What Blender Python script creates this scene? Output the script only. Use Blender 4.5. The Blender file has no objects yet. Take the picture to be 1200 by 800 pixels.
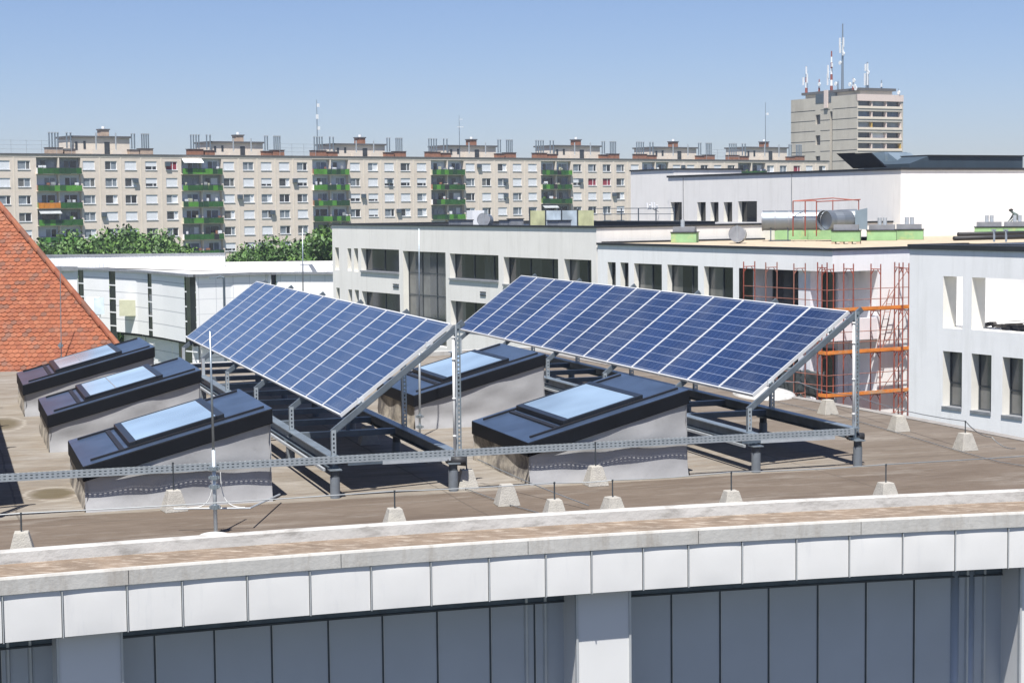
import bpy, math, random
from math import radians, sin, cos, pi
from mathutils import Vector, Matrix
random.seed(7)
C = bpy.context.scene.collection
rad = math.radians

# ------------------------------------------------------------------ camera
ZC = 23.25            # eye height above the ground; the near roof deck is at z = 20
F_PX = 2088.22; PITCH = 0.07598; ROLL = -0.01055
Fv = Vector((0, cos(PITCH), -sin(PITCH)))
U0 = Vector((0, sin(PITCH), cos(PITCH))); R0 = Vector((1, 0, 0))
Rv = R0*cos(ROLL) + U0*sin(ROLL); Uv = -R0*sin(ROLL) + U0*cos(ROLL)
cam_d = bpy.data.cameras.new("camera"); cam = bpy.data.objects.new("camera", cam_d); C.objects.link(cam)
cam_d.sensor_width = 36; cam_d.lens = F_PX*36/1200; cam_d.clip_start = .1; cam_d.clip_end = 6000
M = Matrix.Identity(4)
for i in range(3):
    M[i][0] = Rv[i]; M[i][1] = Uv[i]; M[i][2] = -Fv[i]
M[2][3] = ZC
cam.matrix_world = M
bpy.context.scene.camera = cam

# ------------------------------------------------------------------ light
SV, SU = .22, .40                      # shadow travel per metre of drop, along and across the rail
VX = Vector((.95209, .30582, 0)); UX = Vector((-.30582, .95209, 0))
trav = VX*SV + UX*SU + Vector((0, 0, -1))
to_sun = (-trav).normalized()
EL = math.asin(to_sun.z); AZ = math.atan2(to_sun.x, to_sun.y)
world = bpy.data.worlds.new("World"); bpy.context.scene.world = world; world.use_nodes = True
wn = world.node_tree; bg = wn.nodes['Background']
sky = wn.nodes.new('ShaderNodeTexSky'); sky.sky_type = 'NISHITA'; sky.sun_disc = False
sky.sun_elevation = EL; sky.sun_rotation = AZ; sky.altitude = 100; sky.air_density = .85; sky.dust_density = .5; sky.ozone_density = 8
tint = wn.nodes.new('ShaderNodeMix'); tint.data_type = 'RGBA'; tint.blend_type = 'MULTIPLY'; tint.inputs[0].default_value = 1
tint.inputs[7].default_value = (1.14, 1.0, 1.02, 1); wn.links.new(sky.outputs[0], tint.inputs[6]); wn.links.new(tint.outputs[2], bg.inputs[0]); bg.inputs[1].default_value = .066
sd = bpy.data.lights.new("sun", 'SUN'); sd.energy = 5.0; sd.angle = rad(.5); sd.color = (1, .965, .91)
so = bpy.data.objects.new("sun", sd); C.objects.link(so)
so.rotation_euler = to_sun.to_track_quat('Z', 'Y').to_euler(); so.location = (0, 0, 80)
vs = bpy.context.scene.view_settings
vs.view_transform = 'Standard'; vs.look = 'None'; vs.gamma = 1; vs.exposure = .83

# ------------------------------------------------------------------ pixel helpers (photo measured at 1200x800)
def ray(x, y):
    d = Fv*F_PX + Rv*(x-600) - Uv*(y-400)
    return d/d.y
EYE = Vector((0, 0, ZC))
def on_z(x, y, z):
    d = ray(x, y); return EYE + d*((z-ZC)/d.z)
def on_y(x, y, Y):
    return EYE + ray(x, y)*Y

# ------------------------------------------------------------------ materials
MATS = {}
def ramp(nt, fac, stops):
    r = nt.nodes.new('ShaderNodeValToRGB'); nt.links.new(fac, r.inputs[0])
    e = r.color_ramp.elements
    while len(e) < len(stops): e.new(.5)
    for el, (p, c) in zip(e, stops):
        el.position = p; el.color = (c, c, c, 1) if not isinstance(c, tuple) else (*c, 1)
    return r.outputs[0]
def noise(nt, vec, scale, detail=4, rough=.6, stretch=None, rot=0):
    mp = nt.nodes.new('ShaderNodeMapping'); nt.links.new(vec, mp.inputs[0])
    if stretch: mp.inputs['Scale'].default_value = stretch
    mp.inputs['Rotation'].default_value = (0, 0, rot)
    n = nt.nodes.new('ShaderNodeTexNoise'); nt.links.new(mp.outputs[0], n.inputs[0])
    n.inputs['Scale'].default_value = scale; n.inputs['Detail'].default_value = detail; n.inputs['Roughness'].default_value = rough
    return n.outputs[0]
def mixc(nt, fac, a, b, mode='MIX'):
    m = nt.nodes.new('ShaderNodeMix'); m.data_type = 'RGBA'; m.blend_type = mode
    if hasattr(fac, 'links'): nt.links.new(fac, m.inputs[0])
    else: m.inputs[0].default_value = fac
    for i, s in ((6, a), (7, b)):
        if hasattr(s, 'links'): nt.links.new(s, m.inputs[i])
        else: m.inputs[i].default_value = (*s, 1) if len(s) == 3 else s
    return m.outputs[2]
def mth(nt, op, a, b=None, c=None):
    m = nt.nodes.new('ShaderNodeMath'); m.operation = op
    for i, s in enumerate((a, b, c)):
        if s is None: continue
        if hasattr(s, 'links'): nt.links.new(s, m.inputs[i])
        else: m.inputs[i].default_value = s
    return m.outputs[0]
def base(name, rough=.7, metal=0, spec=.5):
    m = bpy.data.materials.new(name); m.use_nodes = True; MATS[name] = m
    nt = m.node_tree; b = nt.nodes['Principled BSDF']
    b.inputs['Roughness'].default_value = rough; b.inputs['Metallic'].default_value = metal
    b.inputs['Specular IOR Level'].default_value = spec
    tc = nt.nodes.new('ShaderNodeTexCoord'); geo = nt.nodes.new('ShaderNodeNewGeometry')
    return m, nt, b, tc.outputs['Object'], geo.outputs['Position']
def bump(nt, b, h, strength=.3, dist=.02):
    bn = nt.nodes.new('ShaderNodeBump'); bn.inputs['Strength'].default_value = strength; bn.inputs['Distance'].default_value = dist
    nt.links.new(h, bn.inputs['Height']); nt.links.new(bn.outputs[0], b.inputs['Normal'])
def mat(name, col, rough=.7, metal=0, spec=.5, var=.15, scale=2., stretch=None, bmp=0, bscale=None, dirt=None, dscale=1., dth=(.5, .75), dstretch=None):
    m, nt, b, obj, pos = base(name, rough, metal, spec)
    n = noise(nt, pos, scale, 5, .65, stretch)
    lo = tuple(max(0, c*(1-var)) for c in col); hi = tuple(min(1, c*(1+var)) for c in col)
    cc = ramp(nt, n, [(.3, lo), (.7, hi)])
    if dirt:
        n2 = noise(nt, pos, dscale, 6, .7, dstretch)
        cc = mixc(nt, ramp(nt, n2, [(dth[0], 0.), (dth[1], 1.)]), cc, dirt)
    nt.links.new(cc, b.inputs['Base Color'])
    if bmp:
        bump(nt, b, noise(nt, pos, bscale or scale*8, 4, .6, stretch), bmp)
    return m
mat('render_grey', (.75, .73, .695), .9, var=.04, scale=.5, bmp=.3, bscale=12, dirt=(.62, .60, .56), dscale=.9, dth=(.5, .85), dstretch=(2.5, 2.5, .22))
mat('render_white', (.80, .80, .80), .9, var=.03, scale=.8, bmp=.2, bscale=12, dirt=(.68, .68, .67), dscale=.9, dth=(.5, .85), dstretch=(2.2, 2.2, .25))
mat('jamb_cream', (.74, .72, .66), .9, var=.04)
mat('lilac_render', (.72, .71, .74), .9, var=.05)
mat('black_cap', (.018, .02, .024), .5, var=.3)
mat('bitumen', (.035, .042, .055), .45, var=.4, scale=.6, stretch=(1, 3, 1))
mat('grey_cap', (.25, .26, .28), .5, metal=.3, var=.2)
mat('galv', (0.32, 0.368, 0.4), .42, metal=.75, var=.18, scale=9, bmp=.05)
mat('rail_grey', (.30, .335, .36), .5, metal=.3, var=.12, scale=9)
mat('galv_light', (0.448, 0.48, 0.504), .5, metal=.45, var=.12, scale=9)
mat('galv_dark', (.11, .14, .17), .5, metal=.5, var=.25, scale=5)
mat('galv_shaded', (.12, .145, .17), .5, metal=.3, var=.2, scale=6)  # darker steel: shade on rafter and cross beam faces put into the colour
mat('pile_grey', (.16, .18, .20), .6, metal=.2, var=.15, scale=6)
mat('beam_top_lit', (0.24, 0.288, 0.336), .4, metal=.6, var=.2, scale=5)
mat('alu_frame', (.58, .59, .60), .45, metal=.15, var=.04)
mat('pvc_white', (0.624, 0.624, 0.608), .45, var=.05)
mat('dark_rubber', (.02, .02, .022), .6, var=.3)
mat('concrete_block', (0.3344, 0.3192, 0.2888), .95, var=.12, scale=12, bmp=.5, bscale=60, dirt=(.40, .38, .33), dscale=5)
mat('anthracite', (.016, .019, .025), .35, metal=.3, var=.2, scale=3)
mat('anthracite_sky', (.045, .068, .115), .33, metal=.25, var=.25, scale=2.5, stretch=(1, 1, 1))  # sky reflection put into the blue base colour of the lid top
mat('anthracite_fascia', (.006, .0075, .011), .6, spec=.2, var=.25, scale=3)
mat('seal_black', (.01, .01, .012), .5, var=.1)
mat('wire', (0.28, 0.296, 0.304), .5, metal=.7, var=.1)
mat('steel_dark', (.07, .08, .09), .5, metal=.5, var=.2)
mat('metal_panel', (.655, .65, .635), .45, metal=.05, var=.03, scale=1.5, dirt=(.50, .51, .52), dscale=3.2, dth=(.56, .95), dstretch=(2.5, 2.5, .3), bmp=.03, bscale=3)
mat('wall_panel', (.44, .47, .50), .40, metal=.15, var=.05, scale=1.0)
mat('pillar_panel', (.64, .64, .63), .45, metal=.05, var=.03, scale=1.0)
mat('seam_metal', (.50, .52, .53), .4, metal=.4, var=.1)
mat('dark_gap', (.015, .017, .02), .7, var=.2)
mat('coping', (0.418, 0.4104, 0.3876), .75, var=.08, scale=2, bmp=.2, bscale=20, dirt=(.27, .24, .205), dscale=1.6, dth=(.5, .78), dstretch=(2.5, 2.5, .5))
mat('curb_white', (0.4104, 0.4028, 0.3876), .8, var=.12, scale=1.5, bmp=.5, bscale=8, dirt=(.20, .19, .175), dscale=2.6, dth=(.50, .72), dstretch=(1, 1, 4))
mat('ledge_dirt', (0.1672, 0.1254, 0.0912), .95, var=.25, scale=2.5, bmp=.5, bscale=20, dirt=(.34, .29, .24), dscale=4, dth=(.5, .68), dstretch=(1, 4, 1))
mat('membrane_grey', (.285, .285, .29), .5, var=.10, scale=1.6, bmp=.35, bscale=2.2, dirt=(.19, .185, .18), dscale=1.8, dth=(.55, .85))
mat('plaster_dirty', (.40, .36, .30), .8, var=.35, scale=3, bmp=.5, bscale=5, dirt=(.10, .09, .085), dscale=2.2, dth=(.42, .60))
mat('side_curb', (0.228, 0.2128, 0.1976), .9, var=.2, scale=4, bmp=.5, bscale=15)
mat('grass', (.06, .08, .035), 1, var=.3, scale=.1)
mat('asphalt', (.06, .06, .062), .95, var=.2, scale=.5)
mat('bark', (.12, .09, .06), .95, var=.3, scale=3)
mat('flash_zinc', (.45, .48, .50), .4, metal=.6, var=.1, scale=3)
mat('gravel_tan', (0.3952, 0.3268, 0.2356), .95, var=.25, scale=2, bmp=.5, bscale=10, dirt=(.36, .30, .22), dscale=.7)
mat('green_board', (0.2508, 0.418, 0.2052), .8, var=.14, scale=1.2, dirt=(.45, .47, .20), dscale=.7, dth=(.55, .7))
mat('duct_metal', (.26, .29, .32), .5, metal=.8, var=.08, scale=2)
mat('scaf_red', (.27, .060, .036), .6, metal=.1, var=.3, scale=1.5)
mat('scaf_pink', (.26, .11, .08), .6, var=.3, scale=1.5)
mat('scaf_deck', (.66, .21, .035), .75, var=.25, scale=2, dirt=(.45, .30, .19), dscale=.8, dth=(.5, .6))
mat('tarp', (0.0646, 0.0722, 0.076), .55, var=.4, scale=2, bmp=.6, bscale=2)
mat('debris', (0.076, 0.0684, 0.0646), .9, var=.6, scale=3)
mat('collector', (.012, .014, .018), .25, var=.2)
mat('sheet_blue', (.26, .33, .38), .35, metal=.5, var=.12, scale=1)
mat('dark_house', (.035, .055, .075), .6, var=.15, scale=.6, stretch=(1, 1, .2))
mat('tile_white', (.80, .80, .79), .5, var=.02)
mat('hall_roof', (0.589, 0.5795, 0.5605), .8, var=.04, scale=.4)
mat('beige_box', (.50, .50, .36), .7, var=.08)
mat('panel_beige', (.68, .60, .515), .95, var=.07, scale=1.2, bmp=.2, bscale=5, dirt=(.60, .51, .42), dscale=.25, dth=(.5, .8))
mat('panel_light', (.70, .62, .52), .9, var=.05, scale=.8)
mat('white_paint', (.78, .79, .80), .6, var=.04)
mat('shutter', (.70, .72, .75), .6, var=.05)
mat('curtain', (.30, .32, .33), .8, var=.2, scale=2)
mat('curtain_red', (.25, .03, .05), .8, var=.2)
mat('green_panel', (.025, .095, .02), .45, var=.4, scale=.4)
mat('leaf_panel', (.015, .055, .02), .5, var=.4, scale=.5)
mat('lime_panel', (.08, .25, .03), .45, var=.3, scale=.4)
mat('orange_panel', (.55, .20, .02), .5, var=.2)
mat('brick', (.27, .125, .075), .9, var=.3, scale=2)
mat('brick_pale', (.42, .32, .24), .9, var=.25, scale=2)
mat('loggia_wall', (0.63, 0.675, 0.75), .9, var=.08)
mat('roof_felt', (.10, .10, .105), .9, var=.2)
mat('tower_conc', (.47, .435, .375), .95, var=.07, scale=.25, dirt=(.36, .33, .28), dscale=.15, dstretch=(1, 1, .3))
mat('tower_pink', (.66, .55, .50), .9, var=.04)
mat('yellow_panel', (.55, .36, .08), .7, var=.2)
mat('skin', (.35, .2, .14), .7); mat('worker_cloth', (.10, .135, .13), .9, var=.2, scale=4); mat('worker_hair', (.015, .012, .01), .9)
for i, c in enumerate([(.215, .066, .030), (.24, .075, .034), (.195, .060, .030), (.255, .088, .043), (.15, .065, .042), (.225, .080, .040)]):
    mat('tile%d' % i, c, .85, var=.14, scale=7, dirt=(.20, .11, .08), dscale=3, dth=(.55, .8))
mat('tile_under', (.10, .04, .03), .95)
mat('leaf0', (.06, .13, .025), .6, var=.25, scale=.8); mat('leaf1', (.10, .19, .035), .6, var=.25, scale=.8); mat('leaf2', (.042, .09, .022), .6, var=.2, scale=.8)

def glass(name, col, rough=.08, spec=.8):
    m, nt, b, obj, pos = base(name, rough, 0, spec)
    n = noise(nt, pos, .7, 2); nt.links.new(ramp(nt, n, [(.3, tuple(x*.7 for x in col)), (.7, tuple(x*1.3 for x in col))]), b.inputs['Base Color'])
    return m
glass('glass_dark', (.014, .017, .022)); glass('glass_grey', (.045, .05, .055)); glass('glass_curtain', (.13, .13, .125), .15); glass('glass_blue', (.05, .09, .16))
glass('glass_green', (.02, .06, .035)); glass('glass_pale', (.20, .23, .26), .15)
glass('skylight_pane', (.22, .30, .385), .06, .9); glass('skylight_pane_far', (.24, .32, .41), .15, .3)
glass('railing_yellow', (0.585, 0.585, 0.325), .2); glass('railing_pale', (0.585, 0.676, 0.728), .2)

# photovoltaic cells: 6 x 10 cells with thin silver gaps and busbars, local x 0..0.992, y 0..1.65
def pv(name, c1, c2):
    m, nt, b, obj, pos = base(name, .22, 0, .6)
    sx = nt.nodes.new('ShaderNodeSeparateXYZ'); nt.links.new(obj, sx.inputs[0])
    def cell(o, off, pitch, w):
        f = mth(nt, 'FRACT', mth(nt, 'DIVIDE', mth(nt, 'SUBTRACT', o, off), pitch))
        d = mth(nt, 'ABSOLUTE', mth(nt, 'SUBTRACT', f, .5))
        return mth(nt, 'GREATER_THAN', d, .5-w/pitch/2)
    gx = cell(sx.outputs[0], .028, .156, .0038); gy = cell(sx.outputs[1], .045, .156, .0075)
    bx = cell(sx.outputs[0], .028+.026, .052, .0016)
    idx = nt.nodes.new('ShaderNodeCombineXYZ')
    nt.links.new(mth(nt, 'FLOOR', mth(nt, 'DIVIDE', mth(nt, 'SUBTRACT', sx.outputs[0], .028), .156)), idx.inputs[0])
    nt.links.new(mth(nt, 'FLOOR', mth(nt, 'DIVIDE', mth(nt, 'SUBTRACT', sx.outputs[1], .045), .156)), idx.inputs[1])
    oi = nt.nodes.new('ShaderNodeObjectInfo'); nt.links.new(oi.outputs['Random'], idx.inputs[2])
    wnz = nt.nodes.new('ShaderNodeTexWhiteNoise'); nt.links.new(idx.outputs[0], wnz.inputs[0])
    cc = mixc(nt, wnz.outputs[0], c1, c2)
    fl = noise(nt, pos, 30, 2, .5); cc = mixc(nt, ramp(nt, fl, [(.4, 0.), (.75, .35)]), cc, tuple(x*1.6 for x in c2))
    tone = mth(nt, 'ADD', .8, mth(nt, 'MULTIPLY', oi.outputs['Random'], .45)); cmb = nt.nodes.new('ShaderNodeCombineXYZ')
    for q in range(3): nt.links.new(tone, cmb.inputs[q])
    cc = mixc(nt, 1., cc, cmb.outputs[0], 'MULTIPLY')
    big = noise(nt, pos, 1.2, 3, .6); cc = mixc(nt, ramp(nt, big, [(.45, 0.), (.8, .12)]), cc, (.35, .36, .36))
    cc = mixc(nt, mth(nt, 'MULTIPLY', bx, .35), cc, (.25, .29, .38))
    cc = mixc(nt, mth(nt, 'MULTIPLY', gx, .35), cc, (.40, .45, .54))
    cc = mixc(nt, mth(nt, 'MULTIPLY', gy, .5), cc, (.40, .45, .54))
    nt.links.new(cc, b.inputs['Base Color'])
    b.inputs['Coat Weight'].default_value = .35; b.inputs['Coat Roughness'].default_value = .06
pv('pv_cells', (.005, .0155, .058), (.008, .022, .076))
pv('pv_cells_pale', (.011, .028, .082), (.016, .037, .10))

# roof felt of the near deck: tan membrane behind the rail line, browner walkway in front and to the right
def deck_mat():
    m, nt, b, obj, pos = base('deck_felt', .9, 0, .3)
    mp = nt.nodes.new('ShaderNodeMapping'); mp.vector_type = 'POINT'; nt.links.new(pos, mp.inputs[0])
    mp.inputs['Rotation'].default_value = (0, 0, -rad(17.8073))
    sx = nt.nodes.new('ShaderNodeSeparateXYZ'); nt.links.new(mp.outputs[0], sx.inputs[0])
    vv = mp.outputs[0]
    P1l = Vector((-1.9547, 20.0026, 0)); v1 = P1l.dot(VX); u1 = P1l.dot(UX)
    v = mth(nt, 'SUBTRACT', sx.outputs[0], v1); u = mth(nt, 'SUBTRACT', sx.outputs[1], u1)
    n1 = noise(nt, vv, .55, 5, .65, (1, 2.2, 1)); n2 = noise(nt, vv, 2.2, 6, .7, (.6, 2.5, 1)); n3 = noise(nt, vv, 9, 4, .6, (.5, 2, 1))
    tan = ramp(nt, n1, [(.25, (0.1482, 0.117, 0.0858)), (.45, (0.2223, 0.1833, 0.1404)), (.6, (0.2652, 0.2262, 0.1833)), (.8, (0.312, 0.2808, 0.2418))])
    tan = mixc(nt, ramp(nt, n2, [(.5, 0.), (.68, .75)]), tan, (0.195, 0.1404, 0.0936))
    tan = mixc(nt, 1., tan, (1.04, 1.10, 1.2), 'MULTIPLY')
    brown = ramp(nt, n1, [(.25, (0.0975, 0.0718, 0.0546)), (.5, (0.1326, 0.1014, 0.078)), (.75, (0.1677, 0.1326, 0.1053))])
    brown = mixc(nt, ramp(nt, n2, [(.45, 0.), (.75, .6)]), brown, (0.1872, 0.1521, 0.1248))
    ubr = mth(nt, 'LESS_THAN', mth(nt, 'ADD', u, mth(nt, 'MULTIPLY', mth(nt, 'SUBTRACT', n2, .5), .12)), -.28)
    vbr = ramp(nt, mth(nt, 'ADD', mth(nt, 'MULTIPLY', v, .1), mth(nt, 'MULTIPLY', n1, .2)), [(.66, 0.), (.80, .75)])
    cc = mixc(nt, mth(nt, 'MAXIMUM', ubr, vbr), tan, brown)
    n4 = noise(nt, vv, 1.1, 6, .75, (.4, 1.6, 1)); cc = mixc(nt, ramp(nt, n4, [(.52, 0.), (.72, .5)]), cc, (.36, .33, .295))
    cc = mixc(nt, ramp(nt, n3, [(.35, .3), (.6, 0.)]), cc, (0.0858, 0.0624, 0.0468))
    # welded seams of the felt strips
    def seam(o, pitch, w, off=0.):
        f = mth(nt, 'FRACT', mth(nt, 'DIVIDE', mth(nt, 'ADD', mth(nt, 'SUBTRACT', o, off), mth(nt, 'MULTIPLY', n1, .10)), pitch))
        return mth(nt, 'LESS_THAN', f, w/pitch)
    su = seam(u, 1.02, .022, .31); sv = seam(v, 4.7, .025, 1.2)
    cc = mixc(nt, mth(nt, 'MULTIPLY', mth(nt, 'MAXIMUM', su, sv), .45), cc, (0.0624, 0.0507, 0.0429))
    # dried puddles, with a brown middle and pale rim
    for (pv_, pu_, r, sc) in ((-3.45, 8.6, .42, 1.0), (-3.1, 1.35, .33, .55)):
        du = mth(nt, 'DIVIDE', mth(nt, 'SUBTRACT', u, pu_), r*2.0*sc+.2); dv = mth(nt, 'DIVIDE', mth(nt, 'SUBTRACT', v, pv_), r)
        dd = mth(nt, 'SQRT', mth(nt, 'ADD', mth(nt, 'MULTIPLY', du, du), mth(nt, 'MULTIPLY', dv, dv)))
        dd = mth(nt, 'ADD', dd, mth(nt, 'MULTIPLY', mth(nt, 'SUBTRACT', n2, .5), .9))
        cc = mixc(nt, ramp(nt, dd, [(.55, .7), (.84, 0.)]), cc, (0.078, 0.0585, 0.0234))
        cc = mixc(nt, ramp(nt, dd, [(.82, 0.), (.92, .7), (1.1, 0.)]), cc, (0.3432, 0.312, 0.273))
    cc = mixc(nt, 1., cc, (.84, .85, .84), 'MULTIPLY')
    nt.links.new(cc, b.inputs['Base Color'])
    bump(nt, b, noise(nt, vv, 1.6, 6, .7, (.5, 1.5, 1)), .35, .05)
deck_mat()
def striped(name, col, line, px_, pz_, w=.03, axis=0):
    m, nt, b, obj, pos = base(name, .55)
    sx = nt.nodes.new('ShaderNodeSeparateXYZ'); nt.links.new(obj, sx.inputs[0])
    outs = []
    for o, p in ((sx.outputs[axis], px_), (sx.outputs[2], pz_)):
        if p: outs.append(mth(nt, 'LESS_THAN', mth(nt, 'FRACT', mth(nt, 'DIVIDE', mth(nt, 'ADD', o, 500.), p)), w/p))
    f = outs[0] if len(outs) == 1 else mth(nt, 'MAXIMUM', *outs)
    n = noise(nt, pos, .6, 4); cc = ramp(nt, n, [(.3, tuple(c*.95 for c in col)), (.7, col)])
    nt.links.new(mixc(nt, f, cc, line), b.inputs['Base Color'])
striped('tiles_grid', (.87, .87, .87), (.62, .63, .65), 1.24, 1.2, .05)
striped('tiles_row', (.87, .87, .87), (.50, .51, .53), None, 1.2, .08)
striped('corrugated', (.80, .81, .82), (.62, .64, .66), .35, None, .06)
striped('tower_joint', (.44, .40, .335), (.22, .20, .18), None, 2.8, .16)

# ------------------------------------------------------------------ mesh builder
class MB:
    def __init__(s, m='galv'):
        s.v = []; s.f = []; s.mi = []; s.mats = []; s.cur = 0; s.use(m); s.T = None
    def use(s, m):
        if m not in s.mats: s.mats.append(m)
        s.cur = s.mats.index(m); return s
    def add(s, pts, faces):
        n = len(s.v)
        s.v += [tuple(s.T @ Vector(p)) if s.T else tuple(p) for p in pts]
        for f in faces: s.f.append([n+i for i in f]); s.mi.append(s.cur)
    def quad(s, *p): s.add(p, [list(range(len(p)))])
    def hexa(s, p):   # bottom 4 ccw, top 4 ccw
        s.add(p, [(3, 2, 1, 0), (4, 5, 6, 7), (0, 1, 5, 4), (1, 2, 6, 5), (2, 3, 7, 6), (3, 0, 4, 7)])
    def box(s, x0, x1, y0, y1, z0, z1):
        if x0 > x1: x0, x1 = x1, x0
        if y0 > y1: y0, y1 = y1, y0
        if z0 > z1: z0, z1 = z1, z0
        s.hexa([(x0, y0, z0), (x1, y0, z0), (x1, y1, z0), (x0, y1, z0), (x0, y0, z1), (x1, y0, z1), (x1, y1, z1), (x0, y1, z1)])
    def prism(s, poly, z0, z1, bottom=True):
        n = len(poly); p = [(x, y, z0) for x, y in poly] + [(x, y, z1) for x, y in poly]
        fs = [list(range(n, 2*n))] + [(i, (i+1) % n, n+(i+1) % n, n+i) for i in range(n)]
        if bottom: fs.append(list(range(n-1, -1, -1)))
        s.add(p, fs)
    def bar(s, a, b, w, h, up=(0, 0, 1)):
        a = Vector(a); b = Vector(b); d = (b-a).normalized(); up = Vector(up)
        x = d.cross(up)
        if x.length < 1e-4: x = d.cross(Vector((0, 1, 0)))
        x.normalize(); y = x.cross(d); x *= w/2; y *= h/2
        s.hexa([a-x-y, a+x-y, b+x-y, b-x-y, a-x+y, a+x+y, b+x+y, b-x+y])
    def tube(s, pts, r, seg=8, r2=None, cap=True):
        pts = [Vector(p) for p in pts]; n = len(pts); ring = []
        for i, p in enumerate(pts):
            d = (pts[min(i+1, n-1)]-pts[max(i-1, 0)]).normalized()
            x = d.cross(Vector((0, 0, 1)))
            if x.length < 1e-3: x = d.cross(Vector((0, 1, 0)))
            x.normalize(); y = x.cross(d)
            rr = r if r2 is None else r+(r2-r)*i/(n-1)
            ring.append([p+(x*cos(2*pi*k/seg)+y*sin(2*pi*k/seg))*rr for k in range(seg)])
        P = [q for rg in ring for q in rg]; fs = []
        for i in range(n-1):
            for k in range(seg):
                k2 = (k+1) % seg; fs.append((i*seg+k, i*seg+k2, (i+1)*seg+k2, (i+1)*seg+k))
        if cap: fs += [list(range(seg))[::-1], list(range((n-1)*seg, n*seg))]
        s.add(P, fs)
    def build(s, name, parent=None, label=None, smooth=False, bevel=0, loc=None, rz=None):
        me = bpy.data.meshes.new(name); me.from_pydata(s.v, [], s.f)
        for m in s.mats: me.materials.append(MATS[m])
        me.polygons.foreach_set('material_index', s.mi)
        if smooth: me.polygons.foreach_set('use_smooth', [True]*len(me.polygons))
        me.update()
        o = bpy.data.objects.new(name, me); C.objects.link(o)
        if parent: o.parent = parent
        if label: o['label'] = label
        if loc: o.location = loc
        if rz is not None: o.rotation_euler[2] = rz
        if bevel:
            bv = o.modifiers.new('b', 'BEVEL'); bv.width = bevel; bv.segments = 2; bv.limit_method = 'ANGLE'
        return o
def tag(o, label, cat, group=None):
    o['label'] = label; o['category'] = cat
    if group: o['group'] = group
    return o
def thing(name, label, cat, loc=(0, 0, 0), rz=0, group=None):
    o = bpy.data.objects.new(name, None); C.objects.link(o); o.location = loc; o.rotation_euler[2] = rz
    return tag(o, label, cat, group)
def kids(o): return [c for c in C.objects if c.parent == o]
def dup(o, loc=None, rz=None, label=None, parent=None):
    ch = kids(o); r = o.copy(); C.objects.link(r)
    if parent is not None: r.parent = parent
    if loc is not None: r.location = loc
    if rz is not None: r.rotation_euler[2] = rz
    if label: r['label'] = label
    for c in ch: dup(c, parent=r)
    return r
def struct(o): o['kind'] = 'structure'; return o

# frame of the near roof: v along the rail, u away from the eye, h above the deck
ANG = rad(17.8073); P1 = Vector((-1.9547, 20.0026, 0)); ZR = 20.0
def RW(v, u, h=0): return Vector((P1.x, P1.y, ZR)) + VX*v + UX*u + Vector((0, 0, h))
def roofloc(x, y, h=0):
    p = on_z(x, y, ZR+h); d = p-Vector((P1.x, P1.y, 0)); return d.dot(VX), d.dot(UX)

# ================================================================== SETTING
g = MB('grass'); g.quad((-3000, -600, 0), (3000, -600, 0), (3000, 5000, 0), (-3000, 5000, 0)); struct(g.build('ground'))
g = MB('asphalt'); g.add([(CX_, CY_, .012) for CX_, CY_ in ((-60, -60), (80, -60), (80, 40), (-60, 40))], [(0, 1, 2, 3)]); g.mats[0] = 'asphalt'; struct(g.build('courtyard'))
g = MB('asphalt'); g.box(-60, 60, 44, 62, .004, .03); struct(g.build('road'))
g = MB('asphalt'); g.box(-60, 60, 62, 65, .005, .14); struct(g.build('pavement'))

# ------------------------------------------------------------------ near building with the concave edge
CC = Vector((14.5, -32.5, 0))
def arc(R, a0, a1, n, z):
    return [(CC.x+R*cos(rad(a0+(a1-a0)*i/n)), CC.y+R*sin(rad(a0+(a1-a0)*i/n)), z) for i in range(n+1)]
A0, A1 = 96.6, 118.0
near = thing('curved_roof_building', 'near building with a concave roof edge and pale metal cladding, foreground', 'building', (0, 0, 0))
Rc = 52.40
side = [(8.5, 19.55), (6.91, 23.93), (5.89, 26.65), (4.89, 29.09), (4.35, 30.21)]
back = [tuple(RW(8.75, 12.5).xy), tuple(RW(8.35, 18.2).xy), tuple(RW(4, 17.6).xy), tuple(RW(0, 17.0).xy), (-7.56, 36.06), (-40, 36.06), (-40, 14)]
inner = [(x, y) for x, y, z in arc(Rc+.14, A0, A1, 40, 0)]
poly = inner[::-1][-1:] and None
outline = side + back + inner[::-1]
b = MB('deck_felt'); b.add([(x, y, ZR) for x, y in outline], [list(range(len(outline)))])
b.build('roof_deck', near)
def strip(mb, rz_list, n=80, a0=A0, a1=A1):
    rows = [arc(R, a0, a1, n, z) for R, z in rz_list]
    for r0, r1 in zip(rows, rows[1:]):
        for i in range(n): mb.quad(r0[i+1], r0[i], r1[i], r1[i+1])
b = MB('curb_white'); strip(b, [(Rc+.16, ZR-.01), (Rc+.15, ZR+.10), (Rc+.11, ZR+.118), (Rc+.03, ZR+.12), (Rc, ZR+.105), (Rc-.01, ZR+.0)]); b.build('parapet_curb', near, smooth=True)
b = MB('ledge_dirt'); strip(b, [(Rc+.0, ZR+.003), (52.2, ZR-.012), (51.86, ZR-.022)]); b.build('gutter_ledge', near)
b = MB('coping'); strip(b, [(51.88, ZR-.02), (51.86, ZR-.008), (51.83, ZR-.01), (51.82, ZR-.03), (51.82, ZR-.165), (51.90, ZR-.17)])
for a in [A0+.7+i*2.35 for i in range(9)]:
    pass
b.build('coping', near)
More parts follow.
